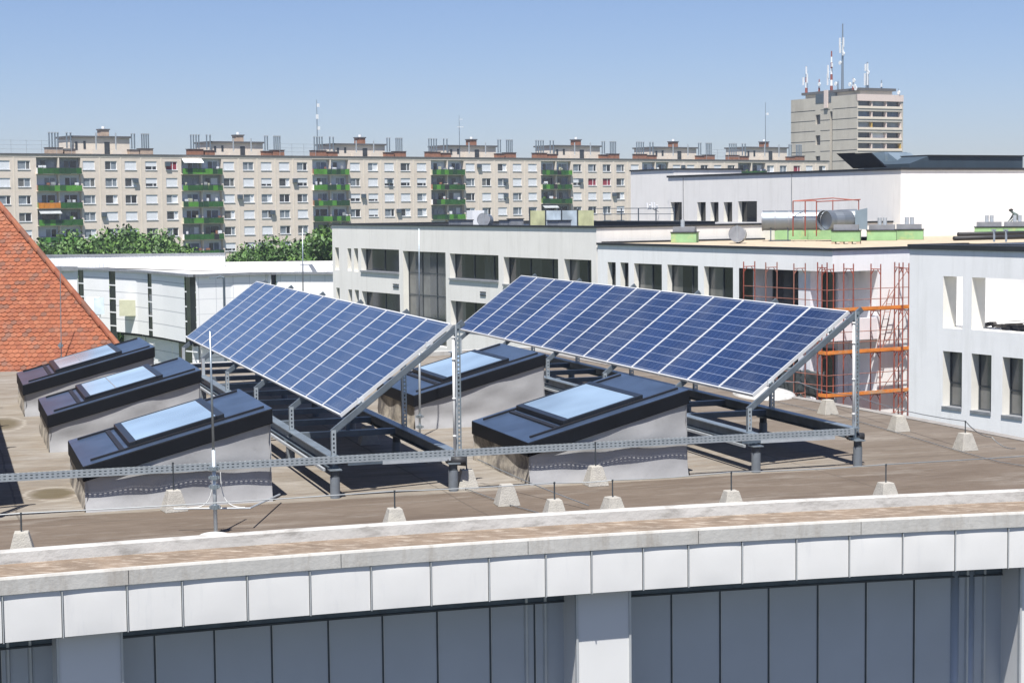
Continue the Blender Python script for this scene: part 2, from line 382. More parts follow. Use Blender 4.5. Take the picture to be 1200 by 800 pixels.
# vertical joints of the coping
b = MB('dark_gap')
for x in (133, 392, 629, 851, 1067):
    p = on_y(x, 655-(x-133)*.06, 17); a = math.degrees(math.atan2(p.y-CC.y, p.x-CC.x))
    q0 = arc(51.817, a-.003, a+.003, 1, ZR-.03); q1 = arc(51.817, a-.003, a+.003, 1, ZR-.16)
    b.quad(q0[1], q0[0], q1[0], q1[1])
b.build('coping_joint', near)
def ang_at(x, y, R, z):
    # angle on the circle of radius R for a pixel column at height z
    best = None
    lo, hi = A0-3, A1+3
    for i in range(60):
        mid = (lo+hi)/2; p = Vector((CC.x+R*cos(rad(mid)), CC.y+R*sin(rad(mid)), z))-EYE
        px = 600+F_PX*p.dot(Rv)/p.dot(Fv)
        if px > x: lo = mid
        else: hi = mid
    return (lo+hi)/2
seams = [-68, 3, 73, 149, 213.5, 289.5, 363, 434.5, 504.5, 572.5, 639, 692.5, 753, 806, 869, 932.5, 994.5, 1057, 1118.5, 1180.5, 1242, 1305]
sa = [ang_at(x, 0, 51.86, ZR-.38) for x in seams]
for a, b_ in zip(sa, sa[1:]):
    m = MB('metal_panel'); n = 10; k = 6; P = []
    e = .012*1.0; z0, z1 = ZR-.60, ZR-.155; bl = random.uniform(.004, .009)
    for j in range(k+1):
        for i in range(n+1):
            t = i/n; w = j/k; aa = a-e+(b_-a+2*e)*t
            R = 51.842-bl*(math.sin(pi*t)**.7)*(math.sin(pi*w)**.5)
            P.append((CC.x+R*cos(rad(aa)), CC.y+R*sin(rad(aa)), z0+(z1-z0)*w))
    m.add(P, [(j*(n+1)+i+1, j*(n+1)+i, (j+1)*(n+1)+i, (j+1)*(n+1)+i+1) for j in range(k) for i in range(n)])
    m.build('cladding_panel', near, smooth=True)
for a in sa:
    m = MB('seam_metal'); q = [(51.826, a-.005), (51.826, a+.005), (51.89, a+.005), (51.89, a-.005)]
    m.prism([(CC.x+R*cos(rad(t)), CC.y+R*sin(rad(t))) for R, t in q][::-1], ZR-.605, ZR-.16)
    m.build('panel_seam', near)
m = MB('galv_dark'); strip(m, [(51.84, ZR-.601), (51.88, ZR-.612), (52.55, ZR-.60)]); m.build('soffit', near)
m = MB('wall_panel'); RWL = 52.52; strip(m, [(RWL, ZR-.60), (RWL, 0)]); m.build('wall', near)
wseams = [-60, 0, 181, 251, 318, 384.5, 448, 512, 574, 626, 786.5, 843.5, 900.5, 958, 1014.5, 1071, 1117]
m = MB('steel_dark')
for x in wseams:
    a = ang_at(x, 0, RWL, ZR-.9); q = [(RWL-.006, a-.009), (RWL-.006, a+.009), (RWL+.02, a+.009), (RWL+.02, a-.009)]
    m.prism([(CC.x+R*cos(rad(t)), CC.y+R*sin(rad(t))) for R, t in q][::-1], 12, ZR-.66)
m.build('wall_joint', near)
m = MB('seam_metal')
for x in wseams:
    a = ang_at(x+1.6, 0, RWL, ZR-.9); q = [(RWL-.008, a-.005), (RWL-.008, a+.005), (RWL+.02, a+.005), (RWL+.02, a-.005)]
    m.prism([(CC.x+R*cos(rad(t)), CC.y+R*sin(rad(t))) for R, t in q][::-1], 12, ZR-.66)
m.build('joint_rib', near)
m = MB('galv_dark'); strip(m, [(RWL-.02, ZR-.60), (RWL-.02, ZR-.80)]); m.use('steel_dark'); strip(m, [(RWL-.02, ZR-.80), (RWL-.035, ZR-.802), (RWL-.035, ZR-.82), (RWL+.01, ZR-.825)]); m.build('head_shadow_trim', near)  # hanging channel, with the shadow gap under the cladding put into its dark colour
def pillar(x0, x1, side_w, Rf=52.06):
    a0 = ang_at(x0, 0, Rf, ZR-.9); a1 = ang_at(x1, 0, Rf, ZR-.9)
    m = MB('pillar_panel')
    q = [(Rf, a0), (Rf, (a0+a1)/2), (Rf, a1), (RWL+.02, a1), (RWL+.02, a0)]
    m.prism([(CC.x+R*cos(rad(t)), CC.y+R*sin(rad(t))) for R, t in q][::-1], 0, ZR-.62)
    p = m.build('pillar', near, bevel=.012)
    m = MB('seam_metal')
    for a in (a0, a1):
        q = [(Rf-.015, a-.012), (Rf-.015, a+.012), (Rf+.03, a+.012), (Rf+.03, a-.012)]
        m.prism([(CC.x+R*cos(rad(t)), CC.y+R*sin(rad(t))) for R, t in q][::-1], 0, ZR-.62)
    m.build('edge_trim', p)
    for k in range(2):
        aa = a0+.22+k*.22; q = [(RWL-.03, aa-.012), (RWL-.03, aa+.012), (RWL+.01, aa+.03), (RWL+.01, aa-.03)]
        m = MB('seam_metal'); m.prism([(CC.x+R*cos(rad(t)), CC.y+R*sin(rad(t))) for R, t in q][::-1], 0, ZR-.66); m.build('cheek_rib', p)
pillar(676, 738, 50); pillar(68, 143, 8); pillar(1196, 1262, 50)
# round column bay at the right
m = MB('wall_panel')
for x in (1119, 1137):
    a = ang_at(x, 0, RWL, ZR-.9); R = RWL+.01
    m.tube([(CC.x+R*cos(rad(a)), CC.y+R*sin(rad(a)), 0), (CC.x+R*cos(rad(a)), CC.y+R*sin(rad(a)), ZR-.66)], .05 if x != 1170 else .10, 16)
m.build('half_column', near, smooth=True)
# right hand edge of the deck
m = MB('side_curb'); line = side + back[:2]
for (x0, y0), (x1, y1) in zip(line, line[1:]):
    m.bar((x0+.08, y0, ZR-.045), (x1+.08, y1, ZR-.045), .18, .12)
m.build('edge_curb', near)
m = MB('coping')
for (x0, y0), (x1, y1) in zip(back[1:5], back[2:5]):
    m.bar((x0, y0, ZR+.03), (x1, y1, ZR+.03), .2, .12)
m.build('rear_curb', near)
m = MB('wall_panel'); line = side+back[:5]
for (x0, y0), (x1, y1) in zip(line, line[1:]): m.quad((x0+.17, y0, 0), (x1+.17, y1, 0), (x1+.17, y1, ZR-.02), (x0+.17, y0, ZR-.02))
m.build('side_wall', near)
# weathered membrane mound at mast foot and white patch near the right edge
def dome(mt, x, y, rx, ry, h):
    m = MB(mt); K = 8; P = [(x+rx*cos(i*pi/2/K)*cos(t*pi/16), y+ry*cos(i*pi/2/K)*sin(t*pi/16), ZR-.003+h*sin(i*pi/2/K)) for i in range(K) for t in range(32)]+[(x, y, ZR+h)]
    m.add(P, [(i*32+t, i*32+(t+1) % 32, (i+1)*32+(t+1) % 32, (i+1)*32+t) for i in range(K-1) for t in range(32)]+[((K-1)*32+t, (K-1)*32+(t+1) % 32, K*32) for t in range(32)])
    return m
MC = on_z(905, 464, ZR); m = dome('curb_white', MC.x-.1, MC.y+.3, .52, 1.0, .10)
m.build('membrane_mound', near, smooth=True)

# ------------------------------------------------------------------ mounting rack
rack = thing('mounting_rack', 'galvanised steel rack on short piles with long perforated front rail under the solar arrays', 'steel rack', RW(0, 0), ANG)
def slotted(mb, length, height, pitch, slot, rows, T, mname='rail_grey'):
    # perforated strip in local x (length) / z (height), with real slots
    mb.use(mname); n = int(length/pitch); zs = [0]
    for r in rows: zs += [r-slot[1]/2, r+slot[1]/2]
    zs.append(height)
    for i in range(len(zs)-1):
        if i % 2 == 0:
            mb.quad(*[T(p) for p in ((0, zs[i]), (length, zs[i]), (length, zs[i+1]), (0, zs[i+1]))])
        else:
            x = 0
            for k in range(n):
                c = (k+.5)*pitch
                mb.quad(*[T(p) for p in ((x, zs[i]), (c-slot[0]/2, zs[i]), (c-slot[0]/2, zs[i+1]), (x, zs[i+1]))]); x = c+slot[0]/2
            mb.quad(*[T(p) for p in ((x, zs[i]), (length, zs[i]), (length, zs[i+1]), (x, zs[i+1]))])
RU = -.145   # front rail line
m = MB('galv_light'); x0, x1 = -8.2, 6.42
slotted(m, x1-x0, .075, .055, (.026, .011), (.022, .053), lambda p: (x0+p[0], RU-.02, .395+p[1]))
m.use('galv_light'); slotted(m, x1-x0, .04, .055, (.030, .014), (.020,), lambda p: (x0+p[0], RU-.02+p[1], .472))
m.use('galv_light'); m.box(x0, x1, RU-.02, RU-.010, .3915, .3945); m.box(x0, x1, RU+.012, RU+.02, .3915, .3945)
m.use('galv_dark'); m.quad((x0, RU+.02, .392), (x1, RU+.02, .392), (x1, RU+.02, .472), (x0, RU+.02, .472))  # inner shade of the channel put into a dark back plate
m.build('front_rail', rack)
for a_, b_ in ((.45, 1.32), (5.15, 6.15)): m = MB('galv_light'); m.box(a_, b_, RU-.025, RU+.02, .352, .3895); m.build('lower_bar', rack)
for a_, b_ in ((.05, .45), (4.9, 5.15)): m = MB('galv_dark'); m.box(a_, b_, RU-.02, RU+.02, .36, .388); m.build('splice_bar', rack)
FR = [-.10, 2.4, 5.0, 7.6, 10.2, 12.7]
TILT = .645268; CT, ST = cos(TILT), sin(TILT)
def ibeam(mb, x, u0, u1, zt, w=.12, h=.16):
    mb.use('beam_top_lit'); mb.box(x-w/2, x+w/2, u0, u1, zt-.012, zt)  # lit top flange, shaded web and bottom put into the steel colours
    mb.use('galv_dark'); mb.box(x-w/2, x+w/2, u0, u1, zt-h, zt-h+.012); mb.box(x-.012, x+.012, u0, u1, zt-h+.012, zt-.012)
post0 = None
for ai, (vx, ux) in enumerate(((0, 0), (5.194, .16), (-5.19, 0))):
    lo = vx-.10; hi = vx+1.30
    L = 13.3
    m = MB(); ibeam(m, lo+.0, RU+.05, L, .468, h=.14); m.build('long_beam', rack)
    m = MB(); ibeam(m, hi-.02, RU+.05, L, .468, h=.14); m.build('long_beam', rack)
    m = MB('galv_light'); m.bar((lo-.10, RU+.1, .31), (lo-.10, L, .31), .03, .03); m.build('bracing_bar', rack)
    for k in range(9):
        uu = 2.3+k*1.32
        if uu > 13.2: break
        m = MB('beam_top_lit'); m.box(lo+.07, hi-.09, uu-.035, uu+.035, .44, .446); m.use('galv_shaded'); m.box(lo+.07, hi-.09, uu-.035, uu-.030, .376, .44); m.box(lo+.07, hi-.09, uu-.035, uu+.035, .37, .376)  # light top and shaded sides of the cross beam painted as two steels
        m.build('cross_beam', rack)
    for uu in [-.15, 2.5, 5.1, 7.7, 10.3, 12.9]:
        for xx in (lo, hi-.02):
            if ai == 2 and xx == lo: continue
            m = MB('pile_grey'); m.tube([(xx, uu, 0), (xx, uu, .24)], .056, 18); m.use('steel_dark'); m.tube([(xx, uu, .24), (xx, uu, .315)], .05, 18)  # shade below the beam put into the dark upper tube, base lighter
            m.use('galv'); m.box(xx-.07, xx+.07, uu-.07, uu+.07, .315, .327)
            m.build('pile', rack, smooth=False)
    # rafters, short front posts, tall posts
    for fi, uu in enumerate(FR):
        ub = uu if fi == 0 else uu
        if ai == 1 and fi == 0: ub = .05
        hb = .765
        m = MB('galv_shaded'); a = Vector((lo-.02, ub, hb-.02)); bb = Vector((vx+1.43, ub, hb+.02+(vx+1.43-lo)*math.tan(TILT)-.0))
        nrm = Vector((-ST, 0, CT)); m.bar(a+nrm*-.01, bb+nrm*-.01, .042, .06, nrm)
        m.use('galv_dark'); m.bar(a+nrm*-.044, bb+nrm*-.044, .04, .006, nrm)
        m.build('rafter', rack)
        m = MB('galv_light')
        if fi <= 3:
            slotted(m, hb-.39, .05, .05, (.026, .018), (.025,), lambda p, X=lo-.025, Y=ub-.03: (X+p[1], Y, .39+p[0]))
        else: m.box(lo-.025, lo+.025, ub-.03, ub-.028, .39, hb)
        m.use('galv'); m.box(lo-.027, lo-.025, ub-.03, ub+.02, .39, hb); m.box(lo+.025, lo+.027, ub-.03, ub+.02, .39, hb)
        m.build('short_post', rack)
        m = MB('galv'); m.box(lo-.05, lo+.05, ub-.06, ub+.06, .386, .392); m.box(lo-.045, lo+.045, ub-.036, ub-.031, .39, .48); m.build('foot_plate', rack)
        zt = hb+(vx+1.37-lo)*math.tan(TILT)+.03
        X0 = vx+1.33
        m = MB('galv')
        slotted(m, zt-.37, .06, .05, (.026, .02), (.035,), lambda p, X=X0, Y=ub-.03: (X+p[1], Y, .37+p[0]), 'galv')
        m.use('galv'); m.box(X0-.002, X0, ub-.03, ub+.02, .37, zt); m.box(X0+.06, X0+.062, ub-.03, ub+.02, .37, zt)
        m.use('galv_light'); m.quad((X0, ub-.0305, .37), (X0+.016, ub-.0305, .37), (X0+.016, ub-.0305, zt), (X0, ub-.0305, zt))
        tp = m.build('tall_post', rack)
        if fi == 0:
            m = MB('pvc_white'); m.tube([(X0-.028, ub-.05, .35), (X0-.028, ub-.05, zt-.16)], .016, 10)
            for zc in (.62, 1.05, 1.5, 1.75): m.tube([(X0-.028, ub-.05, zc), (X0-.028, ub-.05, zc+.02)], .022, 10)
            m.build('cable_conduit', rack, smooth=True)
            m = MB('dark_rubber'); m.tube([(X0-.07, ub-.03, .355), (X0+.10, ub-.08, .335)], .055, 12); m.tube([(X0-.13, ub-.06, .36), (X0-.09, ub-.04, .33)], .025, 8)
            m.build('end_cap', rack, smooth=True)
            # mid post halfway up the slope
            xm = vx+.62; zm = hb+(xm-lo)*math.tan(TILT)-.06
            if ai == 0:
                m = MB('galv_dark'); m.box(xm-.025, xm+.025, 2.4-.02, 2.4+.02, .39, zm)
                m.build('mid_post', rack)
    # purlins that carry the modules
    for tt in (.30, 1.32):
        px_ = vx+tt*CT; pz = .92+tt*ST-.062
        m = MB('galv'); m.bar((px_, ux-.05, pz), (px_, ux+13.15, pz), .04, .04, (-ST, 0, CT)); m.build('purlin', rack)

# ------------------------------------------------------------------ solar arrays
NM = 13; MPITCH = 13.095/13; MW = .992; ML = 1.65
def module_proto(pm):
    # built in module plane: local x across (along -u), y up the slope
    fr = MB('alu_frame'); t = .038; w = .017
    fr.box(0, MW, 0, w, -t, .003); fr.box(0, MW, ML-w, ML, -t, .003); fr.box(0, w, w, ML-w, -t, .003); fr.box(MW-w, MW, w, ML-w, -t, .003)
    cl = MB(pm); cl.quad((w, w, 0), (MW-w, w, 0), (MW-w, ML-w, 0), (w, ML-w, 0)); cl.use('pvc_white'); cl.quad((w, w, -.006), (w, ML-w, -.006), (MW-w, ML-w, -.006), (MW-w, w, -.006))
    return fr, cl
alab = ['blue solar panel row on the left, rising to the pole in the middle', 'blue solar panel row on the right, reaching to the tall right hand post', 'solar panel row beyond the left picture edge that only casts its shadow']
for ai, (vx, ux, hz) in enumerate(((0, 0, .918), (5.194, .1606, .908), (-5.19, 0, .918))):
    arr = thing('solar_array', alab[ai], 'solar array', RW(vx, ux, hz), ANG, 'solar arrays on the roof')
    fr, cl = module_proto('pv_cells_pale' if ai == 0 else 'pv_cells')
    fm = cm = None
    for k in range(NM):
        if fm is None:
            o = cl.build('solar_module', arr); f = fr.build('module_frame', o); fm, cm = f, o
        else:
            o = cm.copy(); C.objects.link(o); o.parent = arr; f = fm.copy(); C.objects.link(f); f.parent = o
        # local module x -> -u, y -> slope up (+v), normal up
        Xa = Vector((0, -1, 0)); Ya = Vector((CT, 0, ST)); Za = Xa.cross(Ya)
        mm = Matrix.Identity(4)
        for i in range(3): mm[i][0] = Xa[i]; mm[i][1] = Ya[i]; mm[i][2] = Za[i]
        mm.translation = Vector((0, (k+1)*MPITCH-.008, 0))
        o.matrix_local = mm
    for tt in (.30, 1.32):
        m = MB('alu_frame'); m.box(tt*CT-.04, tt*CT+.04, -.024, -.006, tt*ST-.07, tt*ST-.0); m.build('end_clamp', arr)

# ------------------------------------------------------------------ skylights
def skylight(label, vx, ux, L, first_div, far=False):
    t = thing('skylight', label, 'skylight', RW(vx, ux), ANG, 'mono pitch skylights on the roof')
    W = 2.3; hl, hh = .50, 1.04; lt = .17
    def zt(x): return hl+(hh-hl)*x/L
    # upstand with a sloping top
    m = MB('membrane_grey'); i = .018
    def wall(x0, x1, y0, y1, mt, nx=24, nz=8, amp=.012, out=(0, -1)):
        m.use(mt); P = []
        for b_ in range(nz+1):
            for a in range(nx+1):
                f = a/nx; x = x0+(x1-x0)*f; y = y0+(y1-y0)*f; top = zt(x)-lt+.01; z = top*b_/nz
                e = amp*(.8*sin(x*3.1+y*5+z*2+vx)+.45*sin(x*9.7-z*13+ux*2)+.5*sin(z*19+x*2.3+sin(x*5)))*min(1, b_/2)*(1 if 0 < b_ < nz else .3)
                e += .045*max(0, 1-z/.20)**1.5 if out[0] >= 0 else .02*max(0, 1-z/.15)
                P.append((x+out[0]*(e-.01), y+out[1]*(e-.01), z))
        m.add(P, [(b_*(nx+1)+a, b_*(nx+1)+a+1, (b_+1)*(nx+1)+a+1, (b_+1)*(nx+1)+a) for b_ in range(nz) for a in range(nx)])
    wall(i, L-i, i, i, 'membrane_grey'); wall(L-i, L-i, i, W-i, 'membrane_grey', out=(1, 0)); wall(L-i, i, W-i, W-i, 'membrane_grey', out=(0, 1)); wall(i, i, W-i, i, 'plaster_dirty', out=(-1, 0), amp=.016)
    m.build('upstand', t, smooth=True)
    # lid: dark fascia band, recessed metal top
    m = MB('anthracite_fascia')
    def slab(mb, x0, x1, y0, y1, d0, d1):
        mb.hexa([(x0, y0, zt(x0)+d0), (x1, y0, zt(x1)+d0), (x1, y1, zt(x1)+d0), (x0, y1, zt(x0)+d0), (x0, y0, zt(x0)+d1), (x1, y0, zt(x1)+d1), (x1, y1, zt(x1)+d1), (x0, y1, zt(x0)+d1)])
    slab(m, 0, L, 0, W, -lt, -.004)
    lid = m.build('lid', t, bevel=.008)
    m = MB('anthracite_sky'); slab(m, .004, L-.004, .004, W-.004, -.003, 0); m.build('lid_sheet', lid)
    m = MB('seal_black')
    for yy in (.20, W-.22): slab(m, .10, L-.06, yy, yy+.045, .001, .022)
    slab(m, .42, .47, .26, W-.28, .001, .02); slab(m, L-.52, L-.49, .26, W-.28, .001, .02)
    m.build('ridge_batten', lid)
    m = MB('galv_light')
    for yy in (.05, .15): 
        for zz in (-.05, -.11): m.box(L+.001, L+.006, yy, yy+.012, zt(L)+zz-.02, zt(L)+zz)
    m.build('fixing_screw', lid)
    # raised glazed sash
    x0, x1, y0, y1 = .52, L-.50, .24, W-.26
    m = MB('anthracite'); fw = .05; h0, h1 = .002, .068
    slab(m, x0, x0+fw+.03, y0, y1, h0, h1); slab(m, x1-fw-.035, x1, y0, y1, h0, h1); slab(m, x0+fw+.03, x1-fw-.035, y0, y0+fw, h0, h1); slab(m, x0+fw+.03, x1-fw-.035, y1-fw, y1, h0, h1)
    fr = m.build('sash', t, bevel=.006)
    m = MB('skylight_pane_far' if far else 'skylight_pane'); slab(m, x0+fw+.03, x1-fw-.035, y0+fw, y1-fw, .045, .062)
    m.build('pane', fr)
    if first_div:
        m = MB('grey_cap'); xd = x0+.42; slab(m, xd, xd+.012, y0+fw, y1-fw, .062, .065); m.build('glazing_bar', fr)
    return t
skylight('skylight nearest the camera on the left, crossed by the thin pole', -2.85, -.105, 2.07, False)
skylight('middle one of the three skylights at the left, in front of the farthest one', -2.93, 4.98, 2.08, True, True)
skylight('farthest of the three left skylights, right against the red tiled roof', -3.05, 9.47, 2.08, True, True)
skylight('skylight in the middle foreground behind the front rail, with creased grey flashing', 2.20, -.105, 2.04, False)
skylight('skylight behind the middle white post, between the two solar rows', 2.29, 5.47, 2.05, False)

# ------------------------------------------------------------------ lightning conductor blocks, wires and masts
def block(px, py, rod_h, label, s=1.0, rod=True, h=0):
    p = on_z(px, py, ZR); t = thing('conductor_block', label, 'concrete block', (p.x, p.y, ZR), random.uniform(.2, .5), 'concrete feet of the lightning wires')
    m = MB('concrete_block'); a, b_, hh = .125*s, .065*s, .225*s
    n = 4
    pts = [(sx*a, sy*a, 0) for sx, sy in ((-1, -1), (1, -1), (1, 1), (-1, 1))] + [(sx*b_, sy*b_, hh) for sx, sy in ((-1, -1), (1, -1), (1, 1), (-1, 1))]
    m.hexa(pts); m.build('block', t, bevel=.006)
    if rod:
        m = MB('steel_dark'); m.tube([(0, 0, hh-.02), (0, 0, rod_h)], .008, 6); m.tube([(0, 0, rod_h-.012), (0, 0, rod_h+.006)], .012, 6); m.build('rod', t)
    return Vector((p.x, p.y, ZR+rod_h))
bl = {}
for key, px, py, rh, lab, rod in (
    ('a', 26, 650, .40, 'concrete foot at the far left end, half behind the white parapet curb', 1),
    ('b', 204, 598, .52, 'concrete foot leaning against the front of the nearest left skylight', 1),
    ('c', 463, 621, .40, 'concrete foot behind the curb, straight below the left solar row tip', 1),
    ('d', 594, 591, .16, 'concrete foot standing alone right of the middle pile, without a tall rod', 0),
    ('e', 650, 610, .40, 'concrete foot behind the curb, left one of the close pair', 1),
    ('f', 698, 568, .50, 'concrete foot in front of the middle skylight, right under the rail', 1),
    ('g', 718, 607, .40, 'concrete foot behind the curb, right one of the close pair', 1),
    ('h', 857, 599, .42, 'concrete foot below the short pile of the right solar row', 1),
    ('i', 1038, 589, .42, 'concrete foot behind the curb, rightmost with a rod along the front', 1),
    ('j', 970, 485, .2, 'concrete foot far back near the scaffolding, left of the tall right post', 0),
    ('k', 1053, 505, .2, 'concrete foot near the far edge, just right of the tall right post', 0),
    ('l', 1131, 527, .38, 'concrete foot at the right edge of the roof, wire clipped to its top', 1),
    ('m', 547, 572, .42, 'concrete foot half shaded by the middle pile', 1),
    ('n', 511, 541, .2, 'concrete foot in the shade behind the front rail', 0),
    ('o', 432, 520, .2, 'concrete foot deep in the shade under the left solar row', 0)):
    bl[key] = block(px, py, rh, lab, 1.0 if key not in 'no' else 1.1, rod)
def sag(pts, n=8, s=.03):
    out = []
    for a, b_ in zip(pts, pts[1:]):
        for i in range(n): f = i/n; out.append(a.lerp(b_, f)-Vector((0, 0, s*4*f*(1-f))))
    return out+[pts[-1]]
end_l = bl['a']+Vector((-3, -.9, 0)); end_r = bl['i']+Vector((4.2, 1.5, 0))
m = MB('wire'); m.tube(sag([end_l, bl['a'], bl['c'], bl['e'], bl['g'], bl['h'], bl['i'], end_r], 6, .012), .006, 6)
tag(m.build('lightning_wire'), 'thin grey lightning wire clipped along the tops of the front concrete feet', 'wire')
def rp(px, py, h=.01): return on_z(px, py, ZR+h)
m = MB('wire'); m.tube(sag([rp(545, 572, .02), rp(594, 590, .02), rp(640, 603, .01)], 4, 0), .005, 6)
m.tube(sag([on_z(560, 538, ZR+.3), rp(690, 592, .05)], 6, .02), .006, 6)
tag(m.build('lightning_wire'), 'thin wire running from the middle pile down past the lone concrete foot', 'wire')
m = MB('wire'); P = [rp(900, 440, .25), on_z(935, 447, ZR+.22), on_z(1000, 463, ZR+.3), bl['l'], rp(1162, 512, .12), rp(1190, 525, .02)]
m.tube(sag(P, 6, .05), .006, 6); tag(m.build('lightning_wire'), 'slack wire hanging along the far right edge of the roof over the last concrete foot', 'wire')
m = MB('wire'); m.tube(sag([rp(900, 468, .02), rp(980, 486, .02), rp(1056, 508, .02), rp(1130, 530, .02), rp(1172, 541, .02), rp(1240, 552, .02)], 4, 0), .005, 6)
tag(m.build('lightning_wire'), 'wire lying on the felt between the feet near the right edge', 'wire')
def mast(pxb, pyb, pyt, label, r=.02, z=ZR, Y=None, pxt=None, low=.55, clamps=()):
    p = on_z(pxb, pyb, z) if Y is None else on_y(pxb, pyb, Y)
    q = on_y(pxt if pxt else pxb-1, pyt, p.y); p.z = z if Y is None else p.z
    t = thing('lightning_mast', label, 'lightning mast', p, 0, 'lightning masts on the roof')
    d = q-p; m = MB('galv_light'); m.tube([(0, 0, 0), d*low], r, 8); m.build('lower_tube', t, smooth=True)
    m = MB('galv'); m.tube([d*low, d], r*.7, 6, r*.5); m.build('upper_rod', t, smooth=True)
    for c in clamps:
        m = MB('galv'); m.tube([(d*c)-Vector((0, 0, .02)), (d*c)+Vector((0, 0, .02))], r*2.2, 8); m.box(d.x*c-.055, d.x*c+.055, -.015, .015, d.z*c-.012, d.z*c+.012); m.build('clamp', t)
    return t
mast(253, 627, 388, 'thin lightning pole rising from the curb in front of the nearest left skylight', .02, pxt=246, low=.42, clamps=(.14, .24, .285, .33))
mast(492, 512, 268, 'slender lightning pole beside the middle skylight, overlapping the grey building', .016, low=.5, clamps=(.05, .1))
mast(356, 446, 268, 'slender lightning pole behind the left solar row, ending among the trees', .02, low=.5, pxt=354.5)
pm = on_z(253, 627, ZR); m = dome('curb_white', pm.x, pm.y-.06, .17, .10, .05)
m.build('mast_mound', near, smooth=True)
# cable loops at the mast in front of the skylight
m = MB('pvc_white')
for sgn in (-1, 1):
    P = []
    for i in range(12):
        f = i/11; P.append(pm+Vector((sgn*(.04+.24*f**2.2), .12, .62-.36*(1-(1-f)**2.4))))
    m.tube(P, .005, 6)
tag(m.build('cable_loop'), 'pale looped cable hanging either side of the pole in front of the left skylight', 'cable')
m = MB('galv_light'); a = rp(205, 590, .22); a2 = RW(-.75, -.28, .10); m.tube([pm+Vector((-.45, .2, .24)), pm+Vector((.3, .3, .22)), a2], .010, 6)
tag(m.build('conduit'), 'thin grey conduit along the foot of the nearest left skylight', 'pipe')

exec_marker = True
# ================================================================== red tiled roof
def red_roof():
    Y0, Z0 = 36.06, ZC-3.3
    def onr(x, y):
        d = ray(x, y); k = (Z0-ZC-Y0)/(d.z-1); p = d*k; p.z += ZC; return p
    k0 = onr(164, 434); k1 = onr(0, 240); hd = (k1-k0); hd = hd/hd.z
    t = thing('tiled_roof_house', 'house with a red orange beaver tail tile roof at the left edge', 'house', (k0.x, Y0, Z0-.1))
    base_ = Vector((k0.x, Y0, Z0-.1)); H = 6.5
    eave_l = -26.0
    def loc(p): return Vector(p)-base_
    m = MB('tile_under'); A = Vector((eave_l, Y0, Z0)); B = Vector((k0.x, Y0, Z0)); Cc = B+hd*H; D = Vector((eave_l, Y0+H, Z0+H))
    m.quad(loc(A), loc(B), loc(Cc), loc(D))
    m.build('roof_underlay', t)
    m = MB('tile0'); e = .112; w = .118; n = Vector((0, -1, 1)).normalized(); sl = Vector((0, 1, 1)).normalized()
    rows = int(5.2*math.sqrt(2)/e)
    for r in range(rows):
        s0 = r*e; o = Vector((eave_l, Y0, Z0))+sl*s0
        xr = k0.x+hd.x*(s0/math.sqrt(2))+.02
        xl = -13.4
        i0 = int((xl-eave_l)/w)
        i = i0
        while True:
            x0 = eave_l+i*w+(w/2 if r % 2 else 0)
            if x0+w > xr: 
                if x0 > xr: break
            x1 = min(x0+w-.004, xr)
            m.use('tile%d' % random.choices(range(6), (5, 5, 3, 2, 2, 2))[0])
            lift = random.uniform(.022, .030); P = []
            K = 5
            for a in range(K+1):
                f = a/K; dip = .030*(1-(2*f-1)**2)
                P.append(Vector((x0+(x1-x0)*f, Y0, Z0))+sl*(s0-dip)+n*lift)
            for a in range(K+1):
                f = a/K; P.append(Vector((x0+(x1-x0)*f, Y0, Z0))+sl*(s0+e+.02)+n*.006)
            for a in range(K+1):
                f = a/K; dip = .030*(1-(2*f-1)**2); P.append(Vector((x0+(x1-x0)*f, Y0, Z0))+sl*(s0-dip)+n*.001)
            P = [loc(p) for p in P]
            m.add(P, [(a, a+1, K+2+a, K+1+a) for a in range(K)]+[(2*K+2+a, 2*K+3+a, a+1, a) for a in range(K)])
            i += 1
    m.build('roof_tiles', t)
    m = MB('tile4'); L = hd.length*H; q = int(L/.38)
    for i in range(q):
        a = B+hd*H*(i/q)+Vector((0, 0, .03)); b_ = B+hd*H*((i+1.12)/q)+Vector((0, 0, .055)); m.use(random.choice(['tile4', 'tile2', 'tile5', 'tile4']))
        m.tube([loc(a), loc(b_)], .07, 10, .058)
    m.build('hip_tiles', t, smooth=False)
    m = MB('flash_zinc'); m.box(eave_l-base_.x, .05, -.18, .02, -.05, .06); m.box(eave_l-base_.x, .05, -.30, -.18, -.02, .0); m.build('eave_flashing', t)
    m = MB('render_grey'); a = loc(A); b_ = loc(B); c_ = loc(Cc); d_ = loc(D); g0 = -base_.z; e_ = Vector((0, .08, -.06))
    P = [(a.x, a.y+.1, g0), (b_.x-.08, b_.y+.1, g0), (c_.x-.08, c_.y, g0), (d_.x, d_.y, g0), a+e_, b_+e_+Vector((-.08, 0, 0)), c_+Vector((-.08, 0, -.08)), d_+Vector((0, 0, -.08))]
    m.hexa(P); m.build('wall', t)
    # lightning rod lying up the tiles
    m = MB('wire'); a = onr(72, 432); b_ = onr(71, 312)
    p = on_y(72, 404, a.y+.3)
    t2 = thing('lightning_mast', 'thin lightning rod standing against the red tiled roof', 'lightning mast', a, 0, 'lightning masts on the roof')
    top = on_y(70.5, 312, a.y+.1)-a
    m.tube([(0, 0, -.05), top], .012, 6, .008); m.build('rod', t2)
    m = MB('galv'); m.box(-.05, .05, -.03, .03, .45, .50); m.box(-.02, .02, -.05, .05, .42, .53); m.build('clamp', t2)
red_roof()

